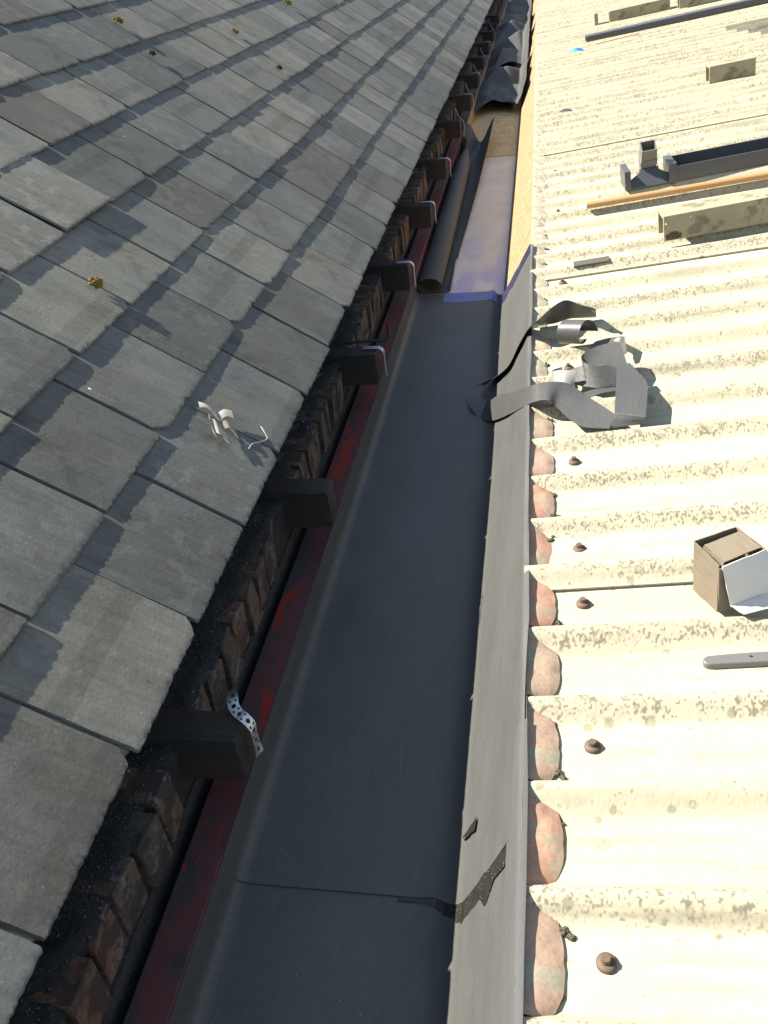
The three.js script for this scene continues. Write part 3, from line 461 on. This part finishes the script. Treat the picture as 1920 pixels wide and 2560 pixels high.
solo('crumpled_membrane', crumple(-6.85, -8.75, 3, 0.16, [[-0.3, -7.3, 0.14, 0.75, 0.5], [-0.27, -8.0, 0.2, 0.8, 1.0]]), rubberMat3, 'crumpled black rubber sheet, nearest heap in the gutter', 'membrane');
solo('crumpled_membrane', crumple(-8.6, -10.4, 8, 0.22, [[-0.33, -9.2, 0.2, 0.9, 0.3], [-0.2, -9.9, 0.26, 1.0, 1.3]]), rubberMat3, 'crumpled black rubber sheet, middle heap in the gutter', 'membrane');
solo('crumpled_membrane', crumple(-10.3, -16.2, 15, 0.26, [[-0.3, -11.2, 0.24, 0.9, 0.6]]), rubberMat3, 'crumpled black rubber sheet at the far end of the gutter', 'membrane');
const RIB = {
  A: [[[.163,.361,-1.604],[.147,.351,-1.563]],[[.112,.355,-1.696],[.097,.346,-1.58]],[[.084,.361,-1.73],[.068,.345,-1.615]],[[.058,.37,-1.743],[.039,.35,-1.665]],[[.017,.373,-1.74],[.017,.363,-1.673]],[[-.019,.352,-1.765],[-.02,.338,-1.705]],[[-.056,.258,-1.922],[-.061,.228,-1.867]],[[-.113,.116,-2.173],[-.124,.056,-2.133]],[[-.151,.03,-2.296],[-.169,.004,-2.225]],[[-.17,.03,-2.32],[-.205,.012,-2.285]],[[-.176,.03,-2.366],[-.218,.02,-2.342]],[[-.16,.03,-2.423],[-.199,.03,-2.4]],[[-.128,.033,-2.463],[-.142,.058,-2.398]],[[-.081,.162,-2.286],[-.087,.184,-2.221]],[[-.047,.258,-2.213],[-.054,.281,-2.148]],[[-.017,.336,-2.142],[-.025,.361,-2.079]],[[.006,.336,-2.154],[-.001,.382,-2.081]],[[.045,.34,-2.155],[.035,.395,-2.129]],[[.081,.344,-2.171],[.071,.409,-2.14]],[[.121,.348,-2.165],[.112,.403,-2.116]],[[.151,.351,-2.16],[.147,.392,-2.113]],[[.144,.367,-2.148],[.135,.396,-2.098]]],
  D: [[[.192,.372,-1.774],[.192,.352,-1.76]],[[.166,.384,-1.792],[.165,.352,-1.757]],[[.131,.385,-1.792],[.139,.349,-1.754]],[[.108,.388,-1.803],[.118,.347,-1.762]],[[.099,.394,-1.823],[.111,.349,-1.77]],[[.108,.399,-1.84],[.12,.354,-1.778]],[[.135,.406,-1.853],[.143,.365,-1.784]],[[.165,.413,-1.855],[.171,.375,-1.793]],[[.187,.415,-1.85],[.202,.383,-1.794]]],
  E: [[[.176,.384,-1.791],[.206,.387,-1.797]],[[.174,.384,-1.765],[.219,.387,-1.753]],[[.169,.381,-1.707],[.234,.384,-1.705]],[[.163,.377,-1.642],[.228,.38,-1.633]],[[.159,.373,-1.599],[.22,.377,-1.576]],[[.158,.367,-1.589],[.219,.371,-1.568]],[[.154,.357,-1.578],[.219,.362,-1.571]],[[.149,.349,-1.57],[.219,.357,-1.571]]],
  G: [[[.056,.358,-1.848],[.058,.338,-1.81]],[[.036,.361,-1.831],[.036,.337,-1.806]],[[.031,.365,-1.814],[.03,.338,-1.797]],[[.043,.37,-1.807],[.039,.34,-1.781]],[[.063,.374,-1.799],[.06,.342,-1.763]],[[.088,.377,-1.79],[.08,.342,-1.77]]],
  H: [[[.075,.35,-1.851],[.073,.339,-1.806]],[[.093,.361,-1.842],[.091,.341,-1.787]],[[.108,.369,-1.838],[.113,.344,-1.769]],[[.129,.371,-1.843],[.131,.345,-1.768]]],
  J: [[[.094,.344,-1.737],[.11,.345,-1.711]],[[.13,.348,-1.751],[.137,.35,-1.724]],[[.173,.353,-1.747],[.172,.353,-1.73]]],
  K: [[[.143,.351,-2.004],[.123,.347,-1.979]],[[.173,.356,-2.009],[.157,.351,-1.98]],[[.205,.373,-1.979],[.197,.356,-1.975]],[[.209,.37,-1.963],[.199,.356,-1.944]],[[.212,.358,-1.919],[.204,.355,-1.913]]],
};
const stripGroup = 'cut rubber strips lying on the roof edge';
solo('rubber_strip', ribbon(RIB.A, 0.0014, 8, 5), rubberMat2, 'long black rubber strip looping from the corrugated roof down into the gutter', 'strip', stripGroup);
{ const t = thing('rubber_strip', 'wide standing curl of grey rubber strip folded down towards the camera', 'strip', stripGroup); part('curl', ribbon(RIB.D, 0.0014, 8, 4), rubberMat2, t); part('folded_end', ribbon(RIB.E, 0.0014, 8, 4), rubberMat2, t); }
solo('rubber_strip', ribbon(RIB.G, 0.0014, 8, 4), std({ color: lin(0.2, 0.2, 0.2), roughness: 0.5 }), 'short pale strip standing on edge beside the grey curl', 'strip', stripGroup);
solo('rubber_strip', ribbon(RIB.H, 0.0014, 8, 4), rubberMat2, 'short grey strip on edge between the pale strip and the standing curl', 'strip', stripGroup);
solo('rubber_strip', ribbon(RIB.J, 0.0014, 8, 4), rubberMat2, 'thin strip lying flat under the standing curl', 'strip', stripGroup);
{ // helical curl with a flat tail
  const P = [], ax = new THREE.Vector3(0.86, 0.16, 0.48).normalize(), c = new THREE.Vector3(0.083, 0.374, -2.02), v = new THREE.Vector3(0, 1, 0).cross(ax).normalize(), w = new THREE.Vector3().crossVectors(ax, v);
  for (let j = 0; j <= 44; j++) { const f = j / 44, a = (-60 - 320 * f) * Math.PI / 180, r = 0.033 * (1 - 0.2 * f), row = []; for (let i = 0; i <= 4; i++) { const s = (i / 4 - 0.5) * 0.062 + 0.03 * f * f; const p = c.clone().addScaledVector(ax, s).addScaledVector(v, r * Math.cos(a)).addScaledVector(w, r * Math.sin(a)); row.push([p.x, p.y, p.z]); } P.push(row); }
  const t = thing('rubber_strip', 'rubber strip curled into an open tube with a flat tail', 'strip', stripGroup);
  part('curl', sheet(P, 0.0014, (p, j, i) => [i * 0.016, j * 0.005]), rubberMat2, t); part('tail', ribbon(RIB.K.map((q) => q), 0.0014, 6, 4), rubberMat2, t);
}

// ---------------------------------------------------------------- things lying on the corrugated roof
function onRoof(name, label, category, x, z, turn = 0, group, lift = 0) { const g = thing(name, label, category, group, [x, roofY(x) + lift, z]); g.rotation.set(0, turn, Math.atan(SLOPE), 'ZYX'); return g; }
const cementMap = tex(512, 512, 0.5, 0.5, (c, u, v) => { const k = (0.75 + 0.5 * fbm(u, v, 5, 5, 4, 71)) * (0.9 + 0.2 * fbm(u, v, 90, 90, 2, 73)), d = sst(0.62, 0.7, fbm(u, v, 9, 9, 5, 75)) * 0.6; c[0] = 0.29 * k * (1 - d * 0.6); c[1] = 0.27 * k * (1 - d * 0.62); c[2] = 0.19 * k * (1 - d * 0.65); });
const cementMat = std({ map: cementMap, roughness: 0.9 });
function channelGeo(len, h, d, t) { // upturned box channel, open underneath
  const s = new THREE.Shape([[0, 0], [0, h], [-d, h], [-d, 0], [-d + t, 0], [-d + t, h - t], [-t, h - t], [-t, 0]].map((p) => new THREE.Vector2(...p))), g = new THREE.ExtrudeGeometry(s, { depth: len, bevelEnabled: true, bevelSize: 0.0012, bevelThickness: 0.0012, bevelSegments: 1 });
  g.rotateY(Math.PI / 2); return triUV(g); // shape x -> -z, extrude z -> x
}
function channel(x, z, len, h, d, turn, label) { const g = onRoof('cement_channel', label, 'channel', x, z, turn, 'cement channel lengths on the corrugated roof'); const s = channelGeo(len, h, d, 0.007); s.translate(0, 0, -d); part('channel', s, cementMat, g); return g; }
{ const g = channel(0.385, -2.677, 0.62, 0.074, 0.09, 0.085, 'long grey cement channel with a flat dark patch painted as a corroded hole near its left end');
  const hole = []; const R = rng(9); const sh = new THREE.Shape(); for (let k = 0; k < 16; k++) { const a = k / 16 * 6.283, r = 0.8 + 0.45 * R(); sh[k ? 'lineTo' : 'moveTo'](0.024 * r * Math.cos(a) + 0.028, Math.max(0.001, 0.012 * r * Math.sin(a) + 0.011)); } part('painted_hole', new THREE.ShapeGeometry(sh).translate(0, 0, 0.0035), std({ map: sootMap, color: lin(2.2, 1.6, 1.1) }), g);  // flat dark shape paints the unlit inside of a corroded hole
  for (const [x, y] of [[0.006, 0.052], [0.036, 0.032], [0.078, 0.062]]) { const b = part('screw', new THREE.SphereGeometry(0.003, 8, 6), galv, g); b.position.set(x, y, 0.002); } }
channel(0.866, -4.935, 0.22, 0.078, 0.1, 0.04, 'short grey cement channel standing alone in the middle distance');
channel(0.6, -8.33, 0.485, 0.078, 0.1, 0.03, 'grey cement channel beside a small bracket, near the top of the roof');
channel(1.14, -8.2, 0.6, 0.078, 0.1, 0.03, 'furthest right cement channel at the top edge of the roof');
{ const g = onRoof('bracket_plate', 'small upright grey plate left of the far cement channel', 'bracket', 0.472, -8.3, 0.03); part('upright', box(0, 0.03, 0, 0.088, -0.008, 0, 0.001), cementMat, g); part('foot', box(0.0305, 0.12, 0, 0.012, -0.012, 0, 0.001), cementMat, g); }
// black square gutter with its running outlet
const pvc = std({ color: lin(0.07, 0.076, 0.088), roughness: 0.35 }), pvcWorn = std({ color: lin(0.16, 0.16, 0.15), roughness: 0.6 });
function troughGeo(len, w, h, t, inset = 0) { // open upwards, front lip at z = 0
  const s = new THREE.Shape([[0, 0], [w, 0], [w, h], [w - t, h], [w - t, t], [t, t], [t, h * 0.8], [0, h * 0.8]].map((p) => new THREE.Vector2(...p))), g = new THREE.ExtrudeGeometry(s, { depth: len, bevelEnabled: true, bevelSize: 0.0008, bevelThickness: 0.0008, bevelSegments: 1 }); g.rotateY(Math.PI / 2); return triUV(g);
}
{ const g = onRoof('plastic_gutter', 'black square plastic gutter length with a running outlet on its left end', 'gutter', 0.325, -3.29, 0.06, null, 0.002);
  part('gutter_channel', troughGeo(1.5, 0.11, 0.062, 0.003).translate(0.16, 0, 0), pvc, g);
  const face = new THREE.Shape([[0.012, 0], [0.158, 0], [0.158, 0.028], [0.117, 0.056], [0.117, 0.066], [0.053, 0.066], [0.053, 0.056], [0.012, 0.028]].map((p) => new THREE.Vector2(...p)));
  part('outlet_body', triUV(new THREE.ExtrudeGeometry(face, { depth: 0.05, bevelEnabled: true, bevelSize: 0.002, bevelThickness: 0.002, bevelSegments: 1 }).translate(0, 0, -0.05).rotateX(-0.62)), pvc, g);
  part('end_collar', box(-0.008, 0.014, -0.001, 0.066, -0.118, 0.008, 0.002), pvc, g); part('end_collar', box(0.148, 0.176, -0.001, 0.066, -0.118, 0.008, 0.002), pvc, g);
  const st = new THREE.Shape([[-0.027, -0.027], [0.027, -0.027], [0.027, 0.027], [-0.027, 0.027]].map((p) => new THREE.Vector2(...p))); st.holes.push(new THREE.Path([[-0.024, -0.024], [-0.024, 0.024], [0.024, 0.024], [0.024, -0.024]].map((p) => new THREE.Vector2(...p))));
  const pipe = part('outlet_pipe', triUV(new THREE.ExtrudeGeometry(st, { depth: 0.1, bevelEnabled: false })), pvcWorn, g); pipe.position.set(0.085, 0.045, -0.075); pipe.rotation.set(-1.1, 0, 0);
  const col = part('pipe_collar', triUV(new RoundedBoxGeometry(0.06, 0.06, 0.022, 1, 0.002)), pvcWorn, g); col.position.set(0.085, 0.086, -0.054); col.rotation.x = -1.1;
}
{ const g = onRoof('plastic_gutter', 'long dark plastic channel lying further up the roof below the far cement channels', 'gutter', 0.365, -7.42, 0.045); part('gutter_channel', channelGeo(1.6, 0.036, 0.1, 0.003).translate(0, 0, -0.1), std({ color: lin(0.07, 0.07, 0.09), roughness: 0.4 }), g); }
{ const g = onRoof('wooden_pole', 'bare wooden pole lying across the corrugations', 'pole', 0.172, -3.145, 0.005, null, 0.012); const c = new THREE.CylinderGeometry(0.0115, 0.0125, 0.95, 14); c.rotateZ(Math.PI / 2); c.translate(0.475, 0, 0); part('shaft', c, std({ color: lin(0.42, 0.24, 0.11), roughness: 0.6 }), g); }
{ const g = onRoof('wood_strip', 'thin sliver of wood beside the long dark channel', 'stick', 0.42, -7.16, 0.2, null, 0.004); part('sliver', box(0, 0.32, 0, 0.006, -0.012, 0, 0.002), std({ color: lin(0.4, 0.25, 0.13) }), g); }
{ const g = onRoof('metal_offcut', 'narrow grey metal offcut in a valley above the rubber strips', 'offcut', 0.108, -2.585, 0.03, null, 0.002); const s = channelGeo(0.105, 0.012, 0.016, 0.0015); s.rotateX(0.5); part('offcut', s, std({ color: lin(0.12, 0.115, 0.1), metalness: 0.3, roughness: 0.6 }), g); }
{ const P = []; for (let j = 0; j <= 8; j++) { const f = j / 8; P.push([0, 0.5, 1].map((w, i) => [0.22 + 0.115 * f, roofY(0.22) + 0.004 + 0.03 * Math.sin(f * 3.1) * (i === 1 ? 1 : 0.4), -7.03 - 0.04 * w + 0.02 * Math.sin(f * 4)])); } solo('plastic_scrap', sheet(P.reverse(), 0.001), std({ color: lin(0.03, 0.25, 0.75), roughness: 0.5 }), 'bright blue scrap of plastic on the corrugated roof', 'scrap'); }
{ const P = []; for (let j = 0; j <= 8; j++) { const f = j / 8; P.push([0, 0.5, 1].map((w, i) => [0.108 + 0.075 * f, roofY(0.12) + 0.003 + 0.012 * Math.sin(f * 3.1) * (i === 1 ? 1 : 0.2), -4.95 - 0.05 * w * Math.sin(0.3 + f * 2.6)])); } solo('rubber_scrap', sheet(P.reverse(), 0.001), rubberMat2, 'small dark sliver near the roof edge in the middle distance', 'scrap'); }
// dark corrugated sheet added to stand in for a stepped cast shadow
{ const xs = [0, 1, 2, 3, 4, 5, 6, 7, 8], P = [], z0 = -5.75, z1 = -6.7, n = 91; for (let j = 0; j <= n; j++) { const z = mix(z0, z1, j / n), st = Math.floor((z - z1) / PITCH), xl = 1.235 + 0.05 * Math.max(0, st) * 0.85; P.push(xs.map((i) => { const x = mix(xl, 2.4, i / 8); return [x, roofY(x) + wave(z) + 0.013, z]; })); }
  solo('shadow_sheet', sheet(P, 0.006, (p) => [p.x, p.z]), std({ map: cementMap, color: lin(0.55, 0.55, 0.6), roughness: 0.9 }), 'dark corrugated sheet with a stepped edge, added in place of a cast shadow at the right of the roof', 'offcut'); }
// small cardboard carton, flap hanging open
{
  const card = std({ color: lin(0.19, 0.158, 0.118), roughness: 0.8, map: tex(128, 128, 0.12, 0.12, (c, u, v) => { const k = 0.8 + 0.35 * fbm(u, v, 4, 40, 3, 5); c[0] = c[1] = c[2] = Math.min(1, k); }) }), white = std({ color: lin(0.62, 0.62, 0.6), roughness: 0.7 });
  const g = onRoof('cardboard_carton', 'small battered cardboard carton with a white flap hanging open', 'carton', 0.268, -0.99, 0.0, null, 0.001); g.rotation.y = -1.107;   // left wall runs back to the left
  const w = 0.06, d = -0.076, h = 0.09, t = 0.0018; // local -x back along the left wall, -z to the right
  const panel = (name, pts, mat) => { const P = [], n = 6; for (let j = 0; j <= n; j++) { const r = []; for (let i = 0; i <= n; i++) { const a = pts[0].map((v, q) => mix(mix(v, pts[1][q], i / n), mix(pts[3][q], pts[2][q], i / n), j / n)); const b = 0.0022 * (vn(i * 0.7 + 3, j * 0.7 + 5, 64, 64, name.length + pts[0][0] * 900) - 0.5); r.push([a[0] + b, a[1] + b * 0.3, a[2] + b]); } P.push(r); } return part(name, sheet(P, t, (p, j, i) => [i * 0.01, j * 0.014]), mat, g); };
  panel('wall', [[0, 0, 0], [-w, 0, 0], [-w - 0.002, h * 1.06, -0.003], [-0.001, h, -0.002]], card);
  panel('wall', [[-w, 0, 0], [-w, 0, d], [-w - 0.003, h, d], [-w - 0.002, h * 1.06, -0.003]], card);
  panel('wall', [[-w, 0, d], [0, 0, d], [0, h, d], [-w - 0.003, h, d]], card);
  panel('wall', [[0, 0, d], [0, 0, 0], [-0.001, h * 0.94, 0], [-0.001, h * 0.94, d]], card);
  panel('inner_lid', [[-0.004, h * 0.985, -0.012], [-w + 0.008, h * 0.985, -0.012], [-w + 0.008, h * 0.985, d + 0.002], [-0.004, h * 0.985, d + 0.002]], card);
  panel('inner_lid_edge', [[-0.004, h * 0.8, -0.012], [-w + 0.008, h * 0.8, -0.012], [-w + 0.008, h * 0.98, -0.012], [-0.004, h * 0.98, -0.012]], card);
  const flap = panel('flap', [[0.001, h * 0.98, -0.004], [0.001, h * 0.98, d - 0.002], [0.03, 0.03, d - 0.014], [0.012, 0.016, -0.012]], white);
  const tip = panel('flap_tip', [[0.012, 0.016, -0.012], [0.03, 0.03, d - 0.014], [0.06, 0.022, d - 0.03], [0.03, 0.008, -0.022]], white); flap.add(tip);
}
{ // grey metal handle of a hand tool
  const g = onRoof('knife_handle', 'grey metal tool handle lying beside the carton at the frame edge', 'knife', 0.241, -0.908, 0.03, null, -0.031);
  g.scale.set(1, 0.85, 0.8);
  const s = new THREE.Shape(); s.moveTo(0.006, -0.009); s.bezierCurveTo(-0.003, -0.008, -0.003, 0.007, 0.006, 0.0085); s.bezierCurveTo(0.05, 0.0125, 0.1, 0.011, 0.15, 0.009); s.lineTo(0.158, 0.004); s.lineTo(0.158, -0.006); s.bezierCurveTo(0.1, -0.012, 0.05, -0.0085, 0.006, -0.009); const ho = new THREE.Path(); ho.absellipse(0.005, 0.002, 0.0018, 0.0018, 0, 6.283); s.holes.push(ho);
  const e = new THREE.ExtrudeGeometry(s, { depth: 0.009, bevelEnabled: true, bevelSize: 0.0028, bevelThickness: 0.004, bevelSegments: 4, curveSegments: 20 }); e.rotateX(-Math.PI / 2); e.translate(0, 0.005, 0);
  part('handle', e, std({ color: lin(0.15, 0.155, 0.155), roughness: 0.4, metalness: 0.2 }), g);
  const r = part('rivet', new THREE.CylinderGeometry(0.0022, 0.0022, 0.003, 12), std({ color: lin(0.15, 0.15, 0.15), roughness: 0.4, metalness: 0.7 }), g); r.position.set(0.062, 0.0185, -0.002);
  part('blade', box(0.156, 0.2, 0.008, 0.0095, -0.005, 0.007, 0), galv, g);
}

// ---------------------------------------------------------------- straps on the joists
function perforated(len, path, cell = 0.0022) { // banding 19 mm wide with alternating large and small holes, bent along a path of [pos, acrossDir]
  const W = 0.019, C = new THREE.CatmullRomCurve3(path.map((q) => new THREE.Vector3(...q[0]))), D = new THREE.CatmullRomCurve3(path.map((q) => new THREE.Vector3(...q[1])));
  const holes = []; for (let x = 0.008, k = 0; x < len - 0.006; x += 0.0095, k++) { if (k % 2 === 0) holes.push([x, W / 2, 0.004]); else holes.push([x, W * 0.22, 0.0022], [x, W * 0.78, 0.0022]); }
  const nu = Math.round(len / cell), nw = Math.round(W / cell), pos = [], idx = [];
  for (let s = 0; s < 2; s++) for (let i = 0; i <= nu; i++) { const t = i / nu, c = C.getPointAt(t), d = D.getPoint(t).normalize(), n = C.getTangentAt(t).cross(d).normalize(); for (let j = 0; j <= nw; j++) { const p = c.clone().addScaledVector(d, (j / nw - 0.5) * W).addScaledVector(n, s * 0.0009); pos.push(p.x, p.y, p.z); } }
  for (let s = 0; s < 2; s++) for (let i = 0; i < nu; i++) for (let j = 0; j < nw; j++) { const x = (i + 0.5) / nu * len, y = (j + 0.5) / nw * W; if (holes.some((h) => Math.hypot(x - h[0], y - h[1]) < h[2])) continue; const a = s * (nu + 1) * (nw + 1) + i * (nw + 1) + j, b = a + nw + 1; if (s) idx.push(a, b, b + 1, a, b + 1, a + 1); else idx.push(a, b + 1, b, a, a + 1, b + 1); }
  const g = new THREE.BufferGeometry(); g.setAttribute('position', new THREE.Float32BufferAttribute(pos, 3)); g.setIndex(idx); g.computeVertexNormals(); return g;
}
solo('metal_strap', perforated(0.19, [[[-0.506, 0.262, -0.952], [0.3, 0.7, 0.65]], [[-0.503, 0.258, -0.928], [0.25, 0.75, 0.6]], [[-0.502, 0.25, -0.9], [0.5, 0.7, 0.4]], [[-0.497, 0.241, -0.872], [0.95, 0.1, -0.25]], [[-0.484, 0.2385, -0.856], [0.5, 0, -0.85]], [[-0.469, 0.2375, -0.846], [0.3, 0, -0.95]], [[-0.459, 0.224, -0.842], [0.15, 0, -1]], [[-0.4575, 0.2, -0.838], [0.1, 0, -1]], [[-0.456, 0.165, -0.834], [0.4, 0, -0.9]]], 0.0011), galv, 'curled perforated metal strap on the nearest joist end', 'strap', 'metal straps on the joist ends');
const strapName = { 2: 'third', 3: 'fourth', 4: 'fifth', 5: 'sixth', 7: 'eighth', 8: 'ninth', 10: 'eleventh' };
for (const k of Object.keys(strapName)) { const z = JZ[k] + 0.03, dz = k % 2 ? 0.02 : -0.01; solo('metal_strap', perforated(0.15, [[[-0.52, 0.236, z + dz], [0, 0, -1]], [[-0.49, 0.236, z + dz], [0, 0, -1]], [[-0.468, 0.2345, z + dz], [0, 0, -1]], [[-0.4585, 0.224, z + dz], [0, 0, -1]], [[-0.4575, 0.19, z + dz], [0, 0, -1]], [[-0.456, 0.14, z + dz], [0, 0, -1]]]), galv, `perforated metal strap folded over the ${strapName[k]} joist end from the camera`, 'strap', 'metal straps on the joist ends'); }
const rustWire = std({ color: lin(0.25, 0.13, 0.1), roughness: 0.6, metalness: 0.3 });
solo('metal_strap', perforated(0.05, [[[-0.555, 0.2, -2.46], [0.2, 0.9, 0]], [[-0.54, 0.215, -2.45], [0.2, 0.9, 0]], [[-0.522, 0.215, -2.44], [0.2, 0.9, 0]]]), galv, 'short loose end of metal strap sticking out beyond the third joist end', 'strap', 'metal straps on the joist ends');
solo('gutter_bracket', new THREE.TubeGeometry(new THREE.CatmullRomCurve3([[-0.62, 0.235, -2.31], [-0.5, 0.238, -2.315], [-0.455, 0.24, -2.318], [-0.447, 0.25, -2.32], [-0.447, 0.285, -2.322]].map((p) => new THREE.Vector3(...p))), 24, 0.005, 6), std({ color: lin(0.05, 0.045, 0.04), roughness: 0.6, metalness: 0.4 }), 'thin dark iron bracket with upturned tip over the third joist end', 'bracket');
for (const [k, l] of [[6, 'seventh'], [7, 'eighth'], [8, 'ninth'], [9, 'tenth'], [11, 'twelfth']]) { const z = JZ[k] + 0.06; solo('bent_wire', new THREE.TubeGeometry(new THREE.CatmullRomCurve3([[-0.505, 0.3, z - 0.02], [-0.48, 0.25, z], [-0.456, 0.225, z + 0.005], [-0.455, 0.14, z + 0.006]].map((p) => new THREE.Vector3(...p))), 16, 0.0032, 5), std({ color: lin(0.35, 0.34, 0.33), roughness: 0.5, metalness: 0.5 }), `bent wire hooked over the ${l} joist end from the camera`, 'wire', 'bent wires on the far joist ends'); }

// ---------------------------------------------------------------- small things on the slates
const slateAt = (x, up) => 0.39 + 0.7 * (-0.53 - x) + (0.008 + up) / Math.cos(TH);
function mossClump(x, z, r, label, cols) {
  const R = rng(Math.round(1000 - z * 100)), gs = [];
  for (let k = 0; k < 70; k++) { const a = R() * 6.283, q = Math.sqrt(R()) * r * 0.8, hh = Math.sqrt(Math.max(0, 1 - (q / r) ** 2)) * r * 0.8, g = new THREE.IcosahedronGeometry(r * (0.12 + 0.14 * R()), 1); const p = g.attributes.position; for (let i = 0; i < p.count; i++) { const s = 0.75 + 0.5 * R(); p.setXYZ(i, p.getX(i) * s, p.getY(i) * s, p.getZ(i) * s); } g.translate(q * Math.cos(a), hh * (0.75 + 0.3 * R()), q * Math.sin(a) * 1.3); const t = R(), c0 = cols[0], c1 = cols[1], col = new Float32Array(p.count * 3); for (let i = 0; i < p.count; i++) for (let j = 0; j < 3; j++) col[i * 3 + j] = mix(c0[j], c1[j], t) * (0.7 + 0.6 * R()); g.setAttribute('color', new THREE.BufferAttribute(col, 3)); gs.push(g); }
  const m = solo('moss_clump', mergeGeometries(gs), std({ vertexColors: true, roughness: 1 }), label, 'moss', 'moss clumps on the slates'); m.position.set(x, slateAt(x, -0.002), z); m.rotation.z = -TH;
}
const gold = [[0.3, 0.19, 0.03], [0.1, 0.1, 0.03]], dark = [[0.06, 0.055, 0.03], [0.03, 0.03, 0.022]];
mossClump(-0.95, -1.636, 0.017, 'golden green moss cushion in a slate joint, the largest clump', gold);
mossClump(-1.505, -3.3, 0.019, 'golden moss clump on an upper slate near the top left', gold);
mossClump(-1.318, -4.05, 0.018, 'golden moss clump in the upper middle of the slates', gold);
mossClump(-1.357, -3.19, 0.014, 'small dark moss clump below the top left moss', dark);
mossClump(-1.112, -3.94, 0.015, 'dark moss clump at the foot of a slate in the upper middle', dark);
mossClump(-1.351, -5.15, 0.024, 'golden moss clump at the top edge of the slates', gold);
function slateRib(pts, wid, label, seed) { const R = rng(seed), sec = pts.map(([x, z, up]) => { const a = [x, slateAt(x, up * 0.45), z], w = wid * (1.7 + 1.3 * R()), d = R() * 0.9 - 0.2; return [[a[0], a[1], a[2]], [a[0] + w * 0.4, a[1] - w * 0.28 + w * d * 0.22, a[2] + w * 0.8]]; }); return ribbon(sec, 0.001, 5, 3, 0.001); }
const husk = std({ color: lin(0.24, 0.22, 0.16), roughness: 0.9 }), huskW = std({ color: lin(0.34, 0.33, 0.29), roughness: 0.9 });
{ const t = thing('dried_leaves', 'shrivelled pale dried leaf strips lying across a slate joint', 'leaf'); const L = [[[[-0.685, -1.43, 0.004], [-0.672, -1.43, 0.012], [-0.66, -1.43, 0.01], [-0.648, -1.424, 0.004]], 0.009], [[[-0.648, -1.43, 0.003], [-0.64, -1.445, 0.012], [-0.628, -1.452, 0.014]], 0.01], [[[-0.655, -1.4, 0.003], [-0.643, -1.397, 0.01], [-0.632, -1.385, 0.008], [-0.62, -1.38, 0.003]], 0.018], [[[-0.66, -1.41, 0.002], [-0.65, -1.385, 0.012], [-0.636, -1.366, 0.01], [-0.622, -1.37, 0.006]], 0.014], [[[-0.64, -1.42, 0.004], [-0.626, -1.415, 0.008], [-0.612, -1.412, 0.003]], 0.014]]; L.forEach(([p, w], i) => part('leaf', slateRib(p, w, '', 40 + i), i < 3 ? huskW : husk, t)); }
solo('dry_stem', new THREE.TubeGeometry(new THREE.CatmullRomCurve3([[-0.573, -1.455, 0.004], [-0.563, -1.44, 0.008], [-0.553, -1.425, 0.006], [-0.562, -1.405, 0.004], [-0.571, -1.385, 0.005], [-0.573, -1.362, 0.005]].map(([x, z, u]) => new THREE.Vector3(x, slateAt(x, u), z))), 30, 0.0013, 5), huskW, 'thin pale twisted stem on the lowest slates', 'stem');
{ const g = new THREE.IcosahedronGeometry(0.0016, 0), n = 130, im = new THREE.InstancedMesh(g, std({ color: 0xffffff, roughness: 0.9 }), n), R = rng(13), m = new THREE.Matrix4(), q = new THREE.Quaternion(), c = new THREE.Color();
  for (let i = 0; i < n; i++) { const s = 0.35 + 1.1 * R() * R(); let x, y, z; if (i < 70) { x = -0.45 + 0.27 * R(); y = 0.002; z = -0.45 - 2.7 * R(); } else { x = -0.56 - 0.9 * R(); z = -0.4 - (-x - 0.5) * 1.8 - 2.5 * R(); y = slateAt(x, 0.001); } q.setFromEuler(new THREE.Euler(R() * 6, R() * 6, 0)); m.compose(new THREE.Vector3(x, y, z), q, new THREE.Vector3(s * (1 + 2 * R() * R()), s * 0.5, s)); im.setMatrixAt(i, m); const l = R() < 0.5 ? 0.4 : 0.03; im.setColorAt(i, c.setRGB(l, l, l * 0.95)); }
  im.name = 'crumbs'; tag(im, 'scattered pale and dark crumbs on the rubber lining and slates', 'crumbs', null, 'stuff'); shade(im); scene.add(im); }

renderer.render(scene, camera);
